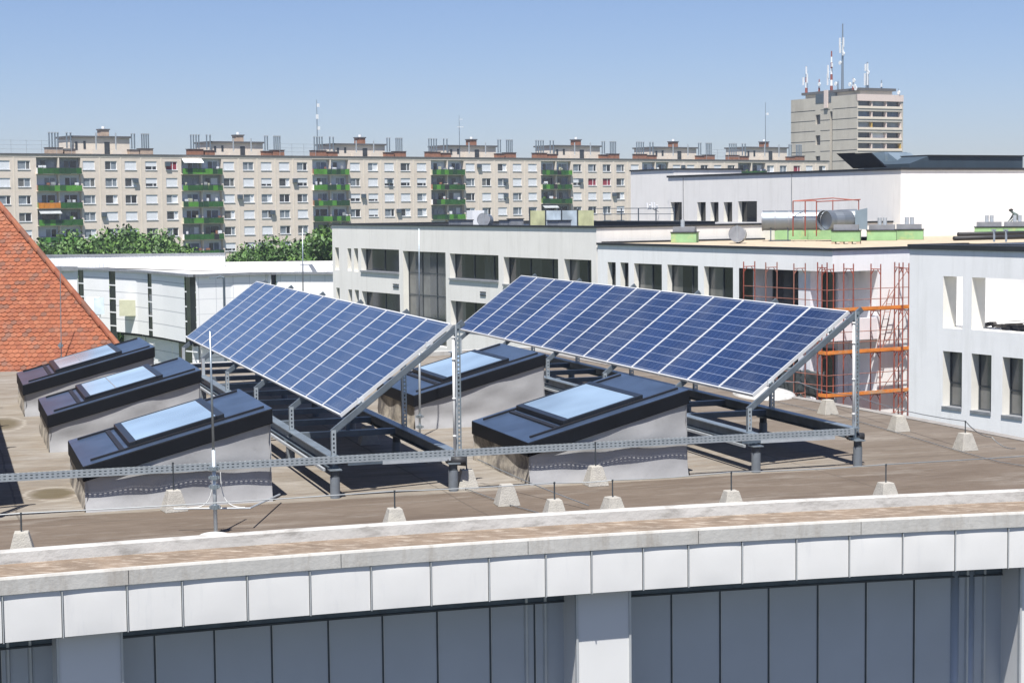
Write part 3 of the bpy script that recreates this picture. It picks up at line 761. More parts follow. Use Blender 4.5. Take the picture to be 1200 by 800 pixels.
# ================================================================== elevation helper
class El:
    def __init__(s, x, y, ang): s.o = Vector((x, y, 0)); s.a = ang; s.X = Vector((cos(ang), sin(ang), 0)); s.N = Vector((-sin(ang), cos(ang), 0))
    def px(s, x, y, dep=0):
        d = ray(x, y); o = s.o+s.N*dep; k = (o.dot(s.N))/(d.dot(s.N)); p = d*k
        return (p-s.o).dot(s.X), p.z+ZC
    def pxX(s, x, y, xl=0):
        d = ray(x, y); o = s.o+s.X*xl; k = (o.dot(s.X))/(d.dot(s.X)); p = d*k
        return (p-s.o).dot(s.N), p.z+ZC
    def local(s, p): d = Vector(p)-s.o; return d.dot(s.X), d.dot(s.N), d.z
    def world(s, x, y, z): q = s.o+s.X*x+s.N*y; q.z = z; return q
    def rect(s, x0, y0, x1, y1, dep=0):
        a, zt = s.px(x0, y0, dep); _, zb = s.px(x0, y1, dep); b_, _ = s.px(x1, y0, dep); return (a, b_, zb, zt)
def wall_open(mb, s0, s1, z0, z1, ops, depth, wm, jm=None, y=0):
    xs = sorted({s0, s1, *[v for o in ops for v in o[:2] if s0 < v < s1]}); zs = sorted({z0, z1, *[v for o in ops for v in o[2:4] if z0 < v < z1]})
    mb.use(wm)
    # merge vertical cells per column strip
    for xa, xb in zip(xs, xs[1:]):
        xm = (xa+xb)/2; start = None
        for za, zb in zip(zs, zs[1:]):
            zm = (za+zb)/2; solid = not any(o[0] < xm < o[1] and o[2] < zm < o[3] for o in ops)
            if solid and start is None: start = za
            if not solid and start is not None: mb.quad((xa, y, start), (xb, y, start), (xb, y, za), (xa, y, za)); start = None
        if start is not None: mb.quad((xa, y, start), (xb, y, start), (xb, y, zs[-1]), (xa, y, zs[-1]))
    mb.use(jm or wm)
    for o in ops:
        a, b_, c, d = o[:4]; dp = o[4] if len(o) > 4 else depth
        mb.quad((a, y, c), (a, y+dp, c), (a, y+dp, d), (a, y, d)); mb.quad((b_, y+dp, c), (b_, y, c), (b_, y, d), (b_, y+dp, d))
        mb.quad((a, y, d), (a, y+dp, d), (b_, y+dp, d), (b_, y, d)); mb.quad((a, y+dp, c), (a, y, c), (b_, y, c), (b_, y+dp, c))
def window(parent, a, b_, c, d, y, panes=('glass_dark', 'glass_curtain'), n=3, bars=(), sill=None, fw=.07, fm='steel_dark', nm='window'):
    m = MB(panes[0]); w = (b_-a)/n
    for i in range(n):
        m.use(panes[i % len(panes)]); m.quad((a+i*w, y, c), (a+(i+1)*w, y, c), (a+(i+1)*w, y, d), (a+i*w, y, d))
    o = m.build(nm, parent)
    m = MB(fm); m.box(a, a+fw, y-.05, y+.01, c, d); m.box(b_-fw, b_, y-.05, y+.01, c, d); m.box(a+fw, b_-fw, y-.05, y+.01, d-fw, d); m.box(a+fw, b_-fw, y-.05, y+.01, c, c+fw)
    for i in range(1, n):
        if i % 2 == 0 or n <= 2: m.box(a+i*w-fw/2, a+i*w+fw/2, y-.045, y+.01, c+fw, d-fw)
    for z in bars: m.box(a+fw, b_-fw, y-.04, y+.012, z-fw/2, z+fw/2)
    m.build('frame', o)
    if sill: m = MB('grey_cap'); m.box(a-.03, b_-.0, y-sill, y, c-.10, c+.02); m.build('sill', o)
    return o

AM = math.atan2(-.87, .49)
EM = El(18.1, 81.0, AM)     # plane shared by the grey, white and right hand white buildings; x grows towards the right
def Mroot(name, label, cat='building'): return thing(name, label, cat, EM.o, AM)

# ------------------------------------------------------------------ grey rendered building
xl, _ = EM.px(389, 262); xr = -26.7
zB = EM.px(389, 262)[1]
B = Mroot('grey_office_building', 'light grey rendered building with deep dark window recesses behind the solar rows')
ops = []; wins = []
for r in ((392.5, 290, 397, 316), (407, 291, 411.5, 317), (414.5, 291, 419.5, 318), (394, 337, 398, 364), (408, 339, 412.5, 365), (415.5, 339.5, 420.5, 366)):
    o = EM.rect(*r); ops.append((*o, .42)); wins.append((o, 1, .42, None))
for r, n, sill in (((423, 291, 467.5, 317), 4, .56), ((527, 297, 584, 326), 5, .56), ((590, 301, 654, 333), 5, .56), ((661, 303.5, 693, 340), 3, .56), ((424, 341, 468.5, 367), 4, .56), ((528, 352, 585, 381), 5, .56), ((590, 357, 654, 390), 5, .56)):
    o = EM.rect(*r); dp = .48; ops.append((*o, dp)); wins.append((o, n, dp, sill))
tg = EM.rect(472, 294, 522, 400); ops.append((*tg, .5))
m = MB('render_grey'); wall_open(m, xl, xr, 0, zB-.12, ops, .6, 'render_grey', 'jamb_cream')
D_B = 22.6
m.use('render_grey'); m.quad((xr, 0, 0), (xr, D_B, 0), (xr, D_B, zB-.12), (xr, 0, zB-.12)); m.quad((xl, D_B, 0), (xl, 0, 0), (xl, 0, zB-.12), (xl, D_B, zB-.12)); m.quad((xr, D_B, 0), (xl, D_B, 0), (xl, D_B, zB-.12), (xr, D_B, zB-.12))
m.build('wall', B)
m = MB('bitumen'); m.quad((xl, 0, zB-.29), (xr, 0, zB-.29), (xr, D_B, zB-.29), (xl, D_B, zB-.29)); m.build('flat_roof', B)
m = MB('black_cap'); m.box(xl-.06, xr+.06, -.08, .3, zB-.12, zB); m.box(xr-.3, xr+.06, .3, D_B, zB-.12, zB-.002); m.box(xl-.06, xl+.3, .3, D_B, zB-.12, zB-.002); m.build('parapet_cap', B)
for (o, n, dp, sill) in wins:
    if n == 1: window(B, *o[:4], dp-.02, ('glass_dark',), 1, sill=.02)
    else: window(B, *o[:4], dp-.02, random.choice([('glass_grey', 'glass_dark', 'glass_dark'), ('glass_curtain', 'glass_dark', 'glass_dark'), ('glass_grey', 'glass_dark', 'glass_grey', 'glass_dark')]), n, sill=sill)
zz = [tg[3]-k*(tg[3]-tg[2])/4.2 for k in range(1, 5)]
window(B, *tg[:4], .48, ('glass_curtain', 'glass_grey', 'glass_curtain', 'glass_grey', 'glass_grey'), 6, bars=zz)
m = MB('steel_dark')
for (x, y) in ((461, 332), (563, 341)):
    a, z1 = EM.px(x, y); b_, _ = EM.px(x+6.5, y); m.box(a, b_, -.05, .02, z1-.1, z1-.02); m.box(a, b_, -.05, .02, z1-.3, z1-.2)
m.build('air_grille', B)

# glass railing on the roof of the grey building, stuff on its roof
def Mbox(mb, x0, x1, y0, y1, z0, z1): mb.box(x0, x1, y0, y1, z0, z1)
rl = Mroot('glass_railing', 'row of pale and yellowish glass panels railing on the grey building roof', 'railing')
for i in range(4):
    s = EM.px(621+i*18.7, 250, 9)[0]; s2 = EM.px(621+(i+1)*18.7, 250, 9)[0]
    m = MB('railing_yellow' if i in (0, 3) else 'railing_pale'); m.box(s+.06, s2-.06, 9, 9.03, zB-.35, zB+.85); m.build('glass_panel', rl)
    m = MB('steel_dark'); m.box(s-.05, s+.05, 8.95, 9.08, zB-.35, zB+.95); m.build('post', rl)
rl2 = Mroot('roof_railing', 'thin grey tube railing on the grey building roof in front of the tall pale wall', 'railing')
m = MB('galv_dark')
sA = EM.px(690, 252, 14)[0]; sB = EM.px(790, 252, 14)[0]
m.bar((sA, 14, zB+.95), (sB, 14, zB+.95), .05, .05); m.bar((sA, 14, zB+.55), (sB, 14, zB+.55), .04, .04); m.build('handrail', rl2)
for k in range(6):
    x = sA+(sB-sA)*k/5; m = MB('galv_dark'); m.box(x-.03, x+.03, 13.97, 14.03, zB-.35, zB+.95); m.build('post', rl2)
m = MB('bitumen'); s = EM.px(700, 260, 12)[0]; s2 = EM.px(816, 260, 12)[0]; m.box(s, s2, 11.5, 13.5, zB-.35, zB+.02); m.use('black_cap'); m.box(s-.1, s2+.1, 11.4, 13.6, zB+.02, zB+.09)
m.build('roof_kerb', B)
def El_obj(E, px_, py, dep): s, z = E.px(px_, py, dep); return s
def cone_duct(px_, dep, zb, r, label, E=EM, tilt=.6):
    s = E.px(px_, 260, dep)[0]; p = E.world(s, dep, zb)
    t = thing('round_vent_duct', label, 'duct', p, E.a)
    m = MB('duct_metal'); a = Vector((-r*1.6, .4, r)); b_ = Vector((r*.5, -.9*r, r*1.15)); m.tube([a, b_], r, 24, cap=False); m.build('duct_shell', t, smooth=True)
    d = (b_-a).normalized(); m = MB('grey_cap'); m.tube([b_-d*.02, b_-d*.01], r*.96, 24); m.use('galv_light'); m.bar(b_+Vector((0, 0, -r)), b_+Vector((0, 0, r)), .05, .04); m.build('mesh_screen', t)
cone_duct(571, 6, zB-.30, .48, 'ribbed round duct end standing on the grey building roof')
m = MB('white_paint'); s = EM.px(551, 255, 7)[0]; m.box(s-.55, s+.35, 7, 8, zB-.35, zB+.9)
o = m.build('vent_box', None, loc=EM.o, rz=AM); tag(o, 'small white box beside the round duct on the grey building roof', 'vent box')
for k, (xx, w) in enumerate(((598, 22), (655, 22), (604, 8), (540, 30))):
    s = EM.px(xx, 258, 6)[0]; ww = w/F_PX*125/2*1.1; m = MB('grey_cap'); m.box(s-ww, s+ww, 5.5, 6.5, zB-.35, zB+.18+.1*(k == 2)); m.use('black_cap'); m.box(s-ww-.05, s+ww+.05, 5.45, 6.55, zB+.18+.1*(k == 2), zB+.24+.1*(k == 2))
    tag(m.build('roof_hatch', None, loc=EM.o, rz=AM), ['low grey hatch left of the glass railing', 'low grey hatch in front of the glass railing', 'small taller hatch by the left end of the glass railing', 'low wide hatch at the left of the round duct'][k], 'roof hatch')

# ------------------------------------------------------------------ white building with the scaffolded corner
Cb = Mroot('white_office_building', 'white rendered building with corner loggias under construction behind the scaffold')
xc = -5.4; zC = EM.px(975, 291)[1]-.0; xlC = -26.6
ops = []; wins = []
for r, n in (((712, 307, 721.5, 345), 1), ((727, 307.5, 736.5, 346), 1), ((743, 308.5, 775.5, 345), 2), ((782, 310, 818, 350), 3), ((825, 312, 859, 354), 2)):
    o = EM.rect(*r); ops.append((*o, .38)); wins.append((o, n)); o2 = (o[0], o[1], o[2]-3.6, o[3]-3.6); ops.append((*o2, .38)); wins.append((o2, n))
xa = EM.px(866, 314)[0]; zF = EM.px(866, 314)[1]
m = MB('render_white'); wall_open(m, xlC, xa, 0, zC-.12, ops, .9, 'render_white', 'jamb_cream')
m.use('render_white'); m.box(xa, xc, .001, 1.0, zF, zC-.12)                           # fascia band over the loggia
yb = EM.pxX(1029, 330, xc)[0]
m.box(xc-1.0, xc, 1.0, 30, zF, zC-.12)
m.box(xc-2.2, xc-.0, yb, 30, 0, zF)                                                  # full height wall on the return
m.use('lilac_render'); m.quad((xa, .9, 0), (xa, 2.2, 0), (xa, 2.2, zF), (xa, .9, zF)); m.quad((xa, 2.2, 0), (xc-2.2, 2.2, 0), (xc-2.2, 2.2, zF), (xa, 2.2, zF)); m.quad((xc-2.2, 2.2, 0), (xc-2.2, yb, 0), (xc-2.2, yb, zF), (xc-2.2, 2.2, zF))
px1 = EM.px(930, 330)[0]; px2 = EM.px(944, 330)[0]; m.box(px1, px2, .3, 1.0, 0, zF)
for k in range(6):
    z = zF-3.05-k*3.6
    m.use('lilac_render'); m.box(xa, xc-.01, .05, 2.2, z-.3, z); m.box(xc-2.2, xc-.01, 2.2, yb, z-.3, z); m.box(xc-.2, xc-.01, .3, yb, z, z+.75)
m.use('render_white'); m.quad((xlC, 30, 0), (xlC, 0, 0), (xlC, 0, zC-.12), (xlC, 30, zC-.12))
m.build('wall', Cb)
for o, n in wins: window(Cb, *o[:4], .36, ('glass_curtain', 'glass_dark', 'glass_grey') if n > 1 else ('glass_dark',), n, sill=None)
for k in range(3):
    zb, zt_ = zF-3.0-k*3.6, zF-k*3.6-(.35 if k else 0)
    window(Cb, xa+.1, px1-.1, zb+.3, zt_, 2.15, ('glass_dark', 'glass_grey', 'glass_dark'), 5)
    window(Cb, EM.px(955, 330, 2)[0]-.4, xc-2.4, zb, zt_, 2.15, ('glass_dark', 'glass_dark', 'glass_grey'), 3)
m = MB('gravel_tan'); zg = zC-.05
m.add([(x, y, zg) for x, y in ((xlC, .3), (xc-.3, .3), (xc-.3, 9), (30, 9), (30, 60), (xlC, 60))], [list(range(6))]); m.build('gravel_roof', Cb)
m = MB('black_cap'); m.box(xlC, xc+.08, -.08, .28, zC-.12, zC); m.box(xc-.28, xc+.08, .28, 9, zC-.12, zC-.002); m.box(xlC, xlC+.3, .28, 12, zC-.10, zC+.06); m.build('parapet_cap', Cb)

# ------------------------------------------------------------------ right white building
D = Mroot('white_terrace_building', 'tall white building at the right edge with open terrace openings and slit windows')
zD = EM.px(1067, 284)[1]; XR = 14
top_ops = [EM.rect(1105.5, 323.5, 1128, 384), EM.rect(1139, 325, 1199, 386)]
a = EM.px(1139, 325)[0]; top_ops[1] = (a, a+3.6, top_ops[1][2], top_ops[1][3])
low = [EM.rect(1105, 411, 1127.5, 476), EM.rect(1138.5, 414, 1162, 481), EM.rect(1175, 418, 1199, 486.5)]
w3 = low[1][0]-low[0][0]
low += [(low[2][0]+k*w3*1.05, low[2][1]+k*w3*1.05, low[2][2], low[2][3]) for k in (1, 2)]
top_ops.append((a+4.2, a+7.5, top_ops[1][2], top_ops[1][3]))
low2 = [(o[0], o[1], o[2]-3.45, o[3]-3.45) for o in low]
ops = [(*o, .8) for o in top_ops]+[(*o, .5) for o in low+low2]
m = MB('render_white'); wall_open(m, 0, XR, 0, zD-.3, ops, .5, 'render_white', 'jamb_cream')
m.use('render_white'); m.quad((0, 9, 0), (0, 0, 0), (0, 0, zD-.3), (0, 9, zD-.3)); m.quad((XR, 0, 0), (XR, 30, 0), (XR, 30, zD-.3), (XR, 0, zD-.3))
zt0 = top_ops[0][2]-.02
m.quad((0, .8, zt0), (XR, .8, zt0), (XR, 3.4, zt0), (0, 3.4, zt0))
for (x0, x1) in ((0, top_ops[0][0]), (top_ops[0][1], top_ops[1][0]), (top_ops[1][1], top_ops[2][0]), (top_ops[2][1], XR)): m.quad((x1, .8, zt0), (x0, .8, zt0), (x0, .8, zD-.3), (x1, .8, zD-.3))
m.quad((0, 3.4, zt0), (XR, 3.4, zt0), (XR, 3.4, zD-.25), (0, 3.4, zD-.25))
m.build('wall', D)
m = MB('black_cap'); m.box(-.06, XR, -.08, .82, zD-.3, zD-.08); m.box(-.06, XR, 3.35, 3.6, zD-.25, zD-.12); m.box(-.06, .3, .82, 3.35, zD-.3, zD-.082); m.build('parapet_cap', D)
m = MB('bitumen'); m.add([(0, 3.6, zD-.14), (XR, 3.6, zD-.14), (XR, 30, zD-.05), (0, 30, zD-.05)], [(0, 1, 2, 3)]); m.add([(0, 9, zD-.14), (0, 30, zD-.05), (0, 30, zD-.4), (0, 9, zD-.4)], [(0, 1, 2, 3)]); m.build('felt_roof', D)
for o in low+low2: window(D, o[0], o[1], o[2], o[3], .48, ('glass_curtain', 'glass_grey'), 1, bars=((o[2]+(o[3]-o[2])*.42),), sill=.52)
m = MB('debris')
for k in range(34):
    x = random.uniform(top_ops[0][0]+.3, top_ops[1][1]+.5); y = random.uniform(1.1, 2.6); r = random.uniform(.10, .2); a = random.uniform(-.5, .5)
    m.bar((x-r*1.6, y-a*r, zt0+r*.45), (x+r*1.4, y+a*r, zt0+r*.6+random.uniform(0, .12)), r*1.5, r*.8, (a*.5, .1, 1))
for k in range(12):
    x = random.uniform(top_ops[0][0], top_ops[1][1]); m.bar((x, 1.2+.1*k, zt0+.05+.02*k), (x+random.uniform(1, 2.2), 1.5+.1*k, zt0+.08+.03*k), .14, .03)
o = m.build('debris_pile', None, loc=EM.o, rz=AM); tag(o, 'dark bags and scrap boards lying on the white terrace floor at the right edge', 'debris')
# loose pipes and brackets on the dark roof at right
for k in range(3):
    a = on_z(1118+k*5, 282-k*1.6, zC-.05); b_ = on_z(1225, 279.5-k*1.6, zC-.05); up = Vector((0, 0, .13+.16*(k == 1)))
    m = MB('dark_rubber'); m.tube([a+up, b_+up], .13, 10)
    o = m.build('black_pipe', None, smooth=True); tag(o, ['nearest black pipe lying on the gravel at the right edge', 'black pipe lying highest in the bundle before the right green vents', 'farthest black pipe of the bundle before the right green vents'][k], 'pipe', 'black pipes on the right roof')
for k, xx in enumerate((1165, 1179)):
    s = EM.px(xx, 280, 6)[0]; m = MB('galv_light'); m.bar((s, 6, zD-.1), (s, 6, zD+.45), .07, .07); m.bar((s-.15, 6, zD+.45), (s+.1, 6, zD+.45), .07, .08)
    tag(m.build('steel_bracket', None, loc=EM.o, rz=AM), ['left one of two small steel brackets on the dark roof edge', 'right one of two small steel brackets on the dark roof edge'][k], 'bracket')

# ------------------------------------------------------------------ tall building behind
EE = El(25.1, 115.0, AM)
E_ = thing('pale_hall_building', 'large pale building behind with tall slit windows and a bright white end wall', 'building', EE.o, AM)
zE = EE.px(1055, 196.5)[1]; xlE = EE.px(783, 210)[0]
ops = []; wins = []
for r in ((786, 237, 799, 262), (817, 237, 827, 262), (832.5, 237, 842, 262), (848, 237, 858, 262), (865, 236, 887, 262), (896, 247, 910, 266), (985, 247, 1013, 266)):
    o = EE.rect(*r); ops.append((*o, .42)); wins.append(o)
m = MB('render_grey'); wall_open(m, xlE, 0, 0, zE-.15, ops, .9, 'render_grey', 'jamb_cream')
m.use('render_white'); m.quad((0, 0, 0), (0, 40, 0), (0, 40, zE-.15), (0, 0, zE-.15)); m.use('render_grey'); m.quad((xlE, 40, 0), (xlE, 0, 0), (xlE, 0, zE-.15), (xlE, 40, zE-.15))
m.build('wall', E_)
for o in wins: window(E_, *o[:4], .40, ('glass_dark',), 1, sill=None)
m = MB('roof_felt'); m.quad((xlE, 0, zE-.4), (0, 0, zE-.4), (0, 40, zE-.4), (xlE, 40, zE-.4)); m.build('flat_roof', E_)
m = MB('black_cap'); m.box(xlE-.1, .08, -.08, .3, zE-.15, zE); m.box(-.3, .08, .3, 40, zE-.15, zE-.002); m.build('parapet_cap', E_)
zE2 = EE.px(760, 198.5, .5)[1]; xa_ = EE.px(739, 200, .5)[0]; 
m = MB('render_grey'); m.box(xa_, xlE-.02, .5, 7, 0, zE2-.12); m.box(xlE-.02, xlE+.001, .5, 7, zE-.5, zE2-.12); m.build('stair_block', E_)
m = MB('black_cap'); m.box(xa_-.08, xlE+.08, .42, 7.1, zE2-.12, zE2); m.build('stair_cap', E_)
for xx in (801, 928): m = MB('grey_cap'); s = EE.px(xx, 230)[0]; m.box(s-.02, s+.02, -.05, -.01, zE-4.5, zE-.2); m.build('downpipe', E_)
# wall mounted unit with cables beside the leftmost window
s, z = EE.px(773, 248, .5); t = thing('wall_antenna_unit', 'small antenna cluster fixed to the pale wall left of the first window', 'antenna', EE.world(s, .4, z), AM)
m = MB('grey_cap'); m.bar((-.8, -.5, .2), (.6, -.5, .25), .06, .06); m.bar((0, 0, 0), (0, -.5, .2), .06, .06); m.build('bracket', t)
m = MB('white_paint')
for k in range(5): m.tube([(-.8+k*.33, -.5, .2), (-.8+k*.33+random.uniform(-.05, .1), -.55, .55+random.uniform(-.1, .25))], .06, 6)
m.build('antenna_rod', t)
# roof stuff of the tall building: solar collectors leaning over the edge, plant screen
col = thing('solar_collector', 'two black solar heat collectors tilted over the roof edge in front of the tower block', 'solar collector', EE.o, AM)
for k, (x0, x1) in enumerate(((983, 1003), (1003, 1023))):
    b0 = EE.px(x0+14, 200, 0)[0]; b1 = EE.px(x1+13, 200, 0)[0]; ztop = EE.px(x0, 180)[1]
    a0 = EE.px(x0-.5, 180)[0]; a1 = EE.px(x1-.5, 180)[0]
    m = MB('collector'); P = [(b0, .2, zE+.05), (b1, .2, zE+.05), (a1, -.18, ztop), (a0, -.18, ztop)]; Q = [(x, y+.12, z) for x, y, z in P]
    m.hexa([P[0], P[1], Q[1], Q[0], P[3], P[2], Q[2], Q[3]]); m.build('collector_panel', col)
    m = MB('galv'); m.bar((b0+.3, .25, zE), ((a0+b0)/2+.2, 1.3, zE-.2), .05, .05); m.build('strut', col)
scr = thing('plant_duct', 'grey blue folded sheet metal duct behind the black collectors', 'duct', EE.o, AM)
m = MB('sheet_blue'); b0 = EE.px(1024, 198, 3)[0]; a0 = EE.px(1014, 179, 3)[0]; b1 = EE.px(1040, 195, 3)[0]; zt_ = EE.px(1020, 179, 3)[1]
m.hexa([(b0-1, 3, zE-.4), (b1, 3, zE-.4), (b1, 5, zE-.4), (b0-1, 5, zE-.4), (a0, 3, zt_), (b1-.3, 3, zt_), (b1-.3, 5, zt_), (a0, 5, zt_)])
m.use('sheet_blue'); m.hexa([(b1+.01, 3, zE-.4), (b1+1.4, 3, zE-.4), (b1+1.4, 5, zE-.4), (b1+.01, 5, zE-.4), (b1+.01, 3, zt_-.05), (b1+1.4, 3, zE+.35), (b1+1.4, 5, zE+.35), (b1+.01, 5, zt_-.05)])
m.build('duct_hood', scr)
m = MB('black_cap'); s = EE.px(1033, 190, 3)[0]; m.box(s, s+.8, 2.95, 3.0, zE+.1, zE+.55); m.build('louvre', scr)
EN = El(25.1, 115.0, math.atan2(.49, .87))   # end wall elevation, x grows away to the right
ph = thing('plant_screen', 'long low dark plant screen on the roof above the bright white wall', 'plant screen', EN.o, EN.a)
m = MB('dark_house'); a0, _ = EN.px(1066, 190, 1.5); a1, _ = EN.px(1088, 190, 1.5); a2, _ = EN.px(1198.5, 190, 1.5)
zs = EN.px(1095, 183, 1.5)[1]; m.hexa([(a0, 1.5, zE-.4), (a1, 1.5, zE-.4), (a1, 6, zE-.4), (a0, 6, zE-.4)]+[(a0, 1.5, zE+.3), (a1, 1.5, zs), (a1, 6, zs), (a0, 6, zE+.3)])
m.box(a1+.001, a2, 1.5, 6, zE-.4, zs-.002); m.build('screen_box', ph)
m = MB('black_cap'); m.box(a1-.05, a2+.1, 1.4, 6.1, zs, zs+.08); m.build('screen_cap', ph)

# ------------------------------------------------------------------ objects on the gravel roof
def on_roof(E, px_, py, z): p = on_z(px_, py, z); return p
def vent(px_, py, wpx, label, cap=True, pipes=2, h=.58, z=None, pallet=False, dep=1.0):
    z = zg if z is None else z
    p = on_z(px_, py, z); w = wpx/F_PX*p.y/2*1.0
    t = thing('roof_vent', label, 'roof vent', p, EM.a+.35 if False else -.25, 'green sided roof vents')
    z0 = .12 if pallet else 0
    m = MB('green_board'); m.box(-w, w, 0, dep, z0, z0+h); m.build('insulated_base', t, bevel=.02)
    m = MB('black_cap'); m.box(-w-.04, w+.04, -.04, dep+.04, z0+h, z0+h+.05); m.build('base_trim', t)
    if cap: m = MB('grey_cap'); m.box(-w*.86, w*.86, .1, dep-.1, z0+h+.05, z0+h+.34); m.build('vent_cap', t)
    m = MB('galv_light')
    for k in range(pipes): m.tube([(-.14+k*.3, .6, z0+h+.34), (-.14+k*.3, .6, z0+h+.75)], .12, 12)
    if pipes: m.build('pipe_stub', t)
    if pallet:
        m = MB('brick_pale'); 
        for k in range(4): m.box(-w+.0+k*(2*w-.2)/3, -w+.2+k*(2*w-.2)/3, 0, dep, 0, .12)
        m.build('pallet', t)
vent(801, 284.5, 30, 'green roof vent left of the tilted round duct', pipes=1)
vent(991, 286, 33, 'green roof vent on small feet at the gravel roof corner', pipes=0, pallet=True)
vent(1033, 282, 34, 'green roof vent behind the scaffolded corner, left one of a touching pair')
vent(1065, 281, 33, 'green roof vent behind the scaffolded corner, right one of a touching pair')
vent(1159, 277.2, 33, 'green roof vent at the right, left one of the pair next to the worker')
vent(1192, 277, 34, 'green roof vent at the right edge with the worker bending over it')
vent(928, 281, 40, 'long low green plinth under the big round ducts', cap=False, pipes=0, h=.78, dep=2)
vent(962, 281, 30, 'short green plinth right of the long one below the duct opening', cap=False, pipes=0, h=.78, dep=2)
cone_duct(868, 5.0, zg, .48, 'tilted round duct end with mesh screen standing on the gravel roof')
# big spiral ducts
pd = on_z(935, 283, zg); t = thing('spiral_air_duct', 'big shiny round air duct with elbow on the gravel roof inside a red frame', 'duct', (pd.x, pd.y+1.2, zg), -.2)
r = .58; zc_ = 1.22
m = MB('duct_metal'); m.tube([(-1.9, 0, zc_), (-1.85, 0, zc_), (.3, 0, zc_), (2.2, 0, zc_), (3.6, .3, zc_+.05)], r, 28); m.build('duct_pipe', t, smooth=False)
m = MB('grey_cap')
for x in (-1.9, -1.15, -.35, .5, 1.5): m.tube([(x, 0, zc_), (x+.07, 0, zc_)], r+.03, 28)
m.build('duct_flange', t)
m = MB('duct_metal'); P = [(1.95, -1.15, zc_), (2.15, -.9, zc_), (2.6, -.6, zc_), (3.1, -.1, zc_)]; m.tube(P, r*.95, 24); m.tube([(1.75, -1.4, zc_), (1.95, -1.15, zc_)], r*1.0, 24, cap=False); m.build('duct_elbow', t, smooth=False)
m = MB('sheet_blue'); m.hexa([(3.5, -.5, .7), (4.2, -.5, .65), (4.2, .6, .65), (3.5, .6, .7), (3.5, -.5, 1.75), (4.2, -.5, 1.9), (4.2, .6, 1.9), (3.5, .6, 1.75)]); m.build('transition_box', t)
m = MB('galv_dark')
for x in (-1.4, -.4): m.box(x, x+.06, -.4, -.34, 0, 1.0)
m.bar((-1.5, -.37, .05), (-.2, -.37, .05), .06, .06); m.build('duct_stand', t)
t = thing('red_frame', 'thin red steel frame standing around the big round duct', 'steel frame', (pd.x, pd.y+.2, zg), -.2)
m = MB('scaf_red')
for x in (.25, .95, 1.6):
    m.tube([(x-.5, 0, .3), (x-.5, 0, 2.35)], .035, 6)
m.tube([(-.25, 0, 2.35), (1.1, 0, 2.35)], .035, 6); m.tube([(-.25, 0, 2.35), (2, 1.5, 2.5)], .035, 6); m.tube([(1.1, 0, 2.3), (3.6, 1.2, 2.4)], .035, 6); m.tube([(2, 1.5, 2.5), (3.5, 1.2, 2.35)], .035, 6)
for x, y in ((2, 1.5), (3.5, 1.2)): m.tube([(x, y, 0), (x, y, 2.4)], .03, 6)
m.build('frame_tubes', t)
for k, (px_, py, w) in enumerate(((1083, 274, 5), (1120.5, 272.5, 11.5))):
    p = on_z(px_, py, zg); t = thing('trestle_frame', ['small red trestle beside the touching pair of green vents', 'small red H shaped trestle in front of the bright white wall'][k], 'trestle', p, 0)
    w = w/F_PX*p.y/2+.02; m = MB('scaf_red')
    for s_ in (-1, 1):
        if k == 0 and s_ < 0: continue
        m.tube([(s_*w, 0, 0), (s_*w, 0, .85)], .04, 6)
    m.tube([(-w, 0, .52), (w, 0, .52)], .035, 6); m.build('trestle_tubes', t)
for k, (px_, py, L_) in enumerate(((893, 278, 1.5), (712, 276, 3.5), (1000, 282, 1.0), (1095, 276, 2.2))):
    p = on_z(px_, py, zg); m = MB('bitumen'); m.tube([(0, 0, .10), (L_, .2, .10)], .12, 8); m.tube([(.2, .35, .08), (L_*.8, .5, .08)], .1, 8)
    tag(m.build('felt_roll', None, loc=p), ['dark felt rolls left of the big round duct', 'long dark felt rolls at the left end of the gravel roof', 'short dark rolls right of the footed green vent', 'dark rolls lying on the gravel before the bright wall'][k], 'roofing roll', 'roofing rolls on the gravel roof')

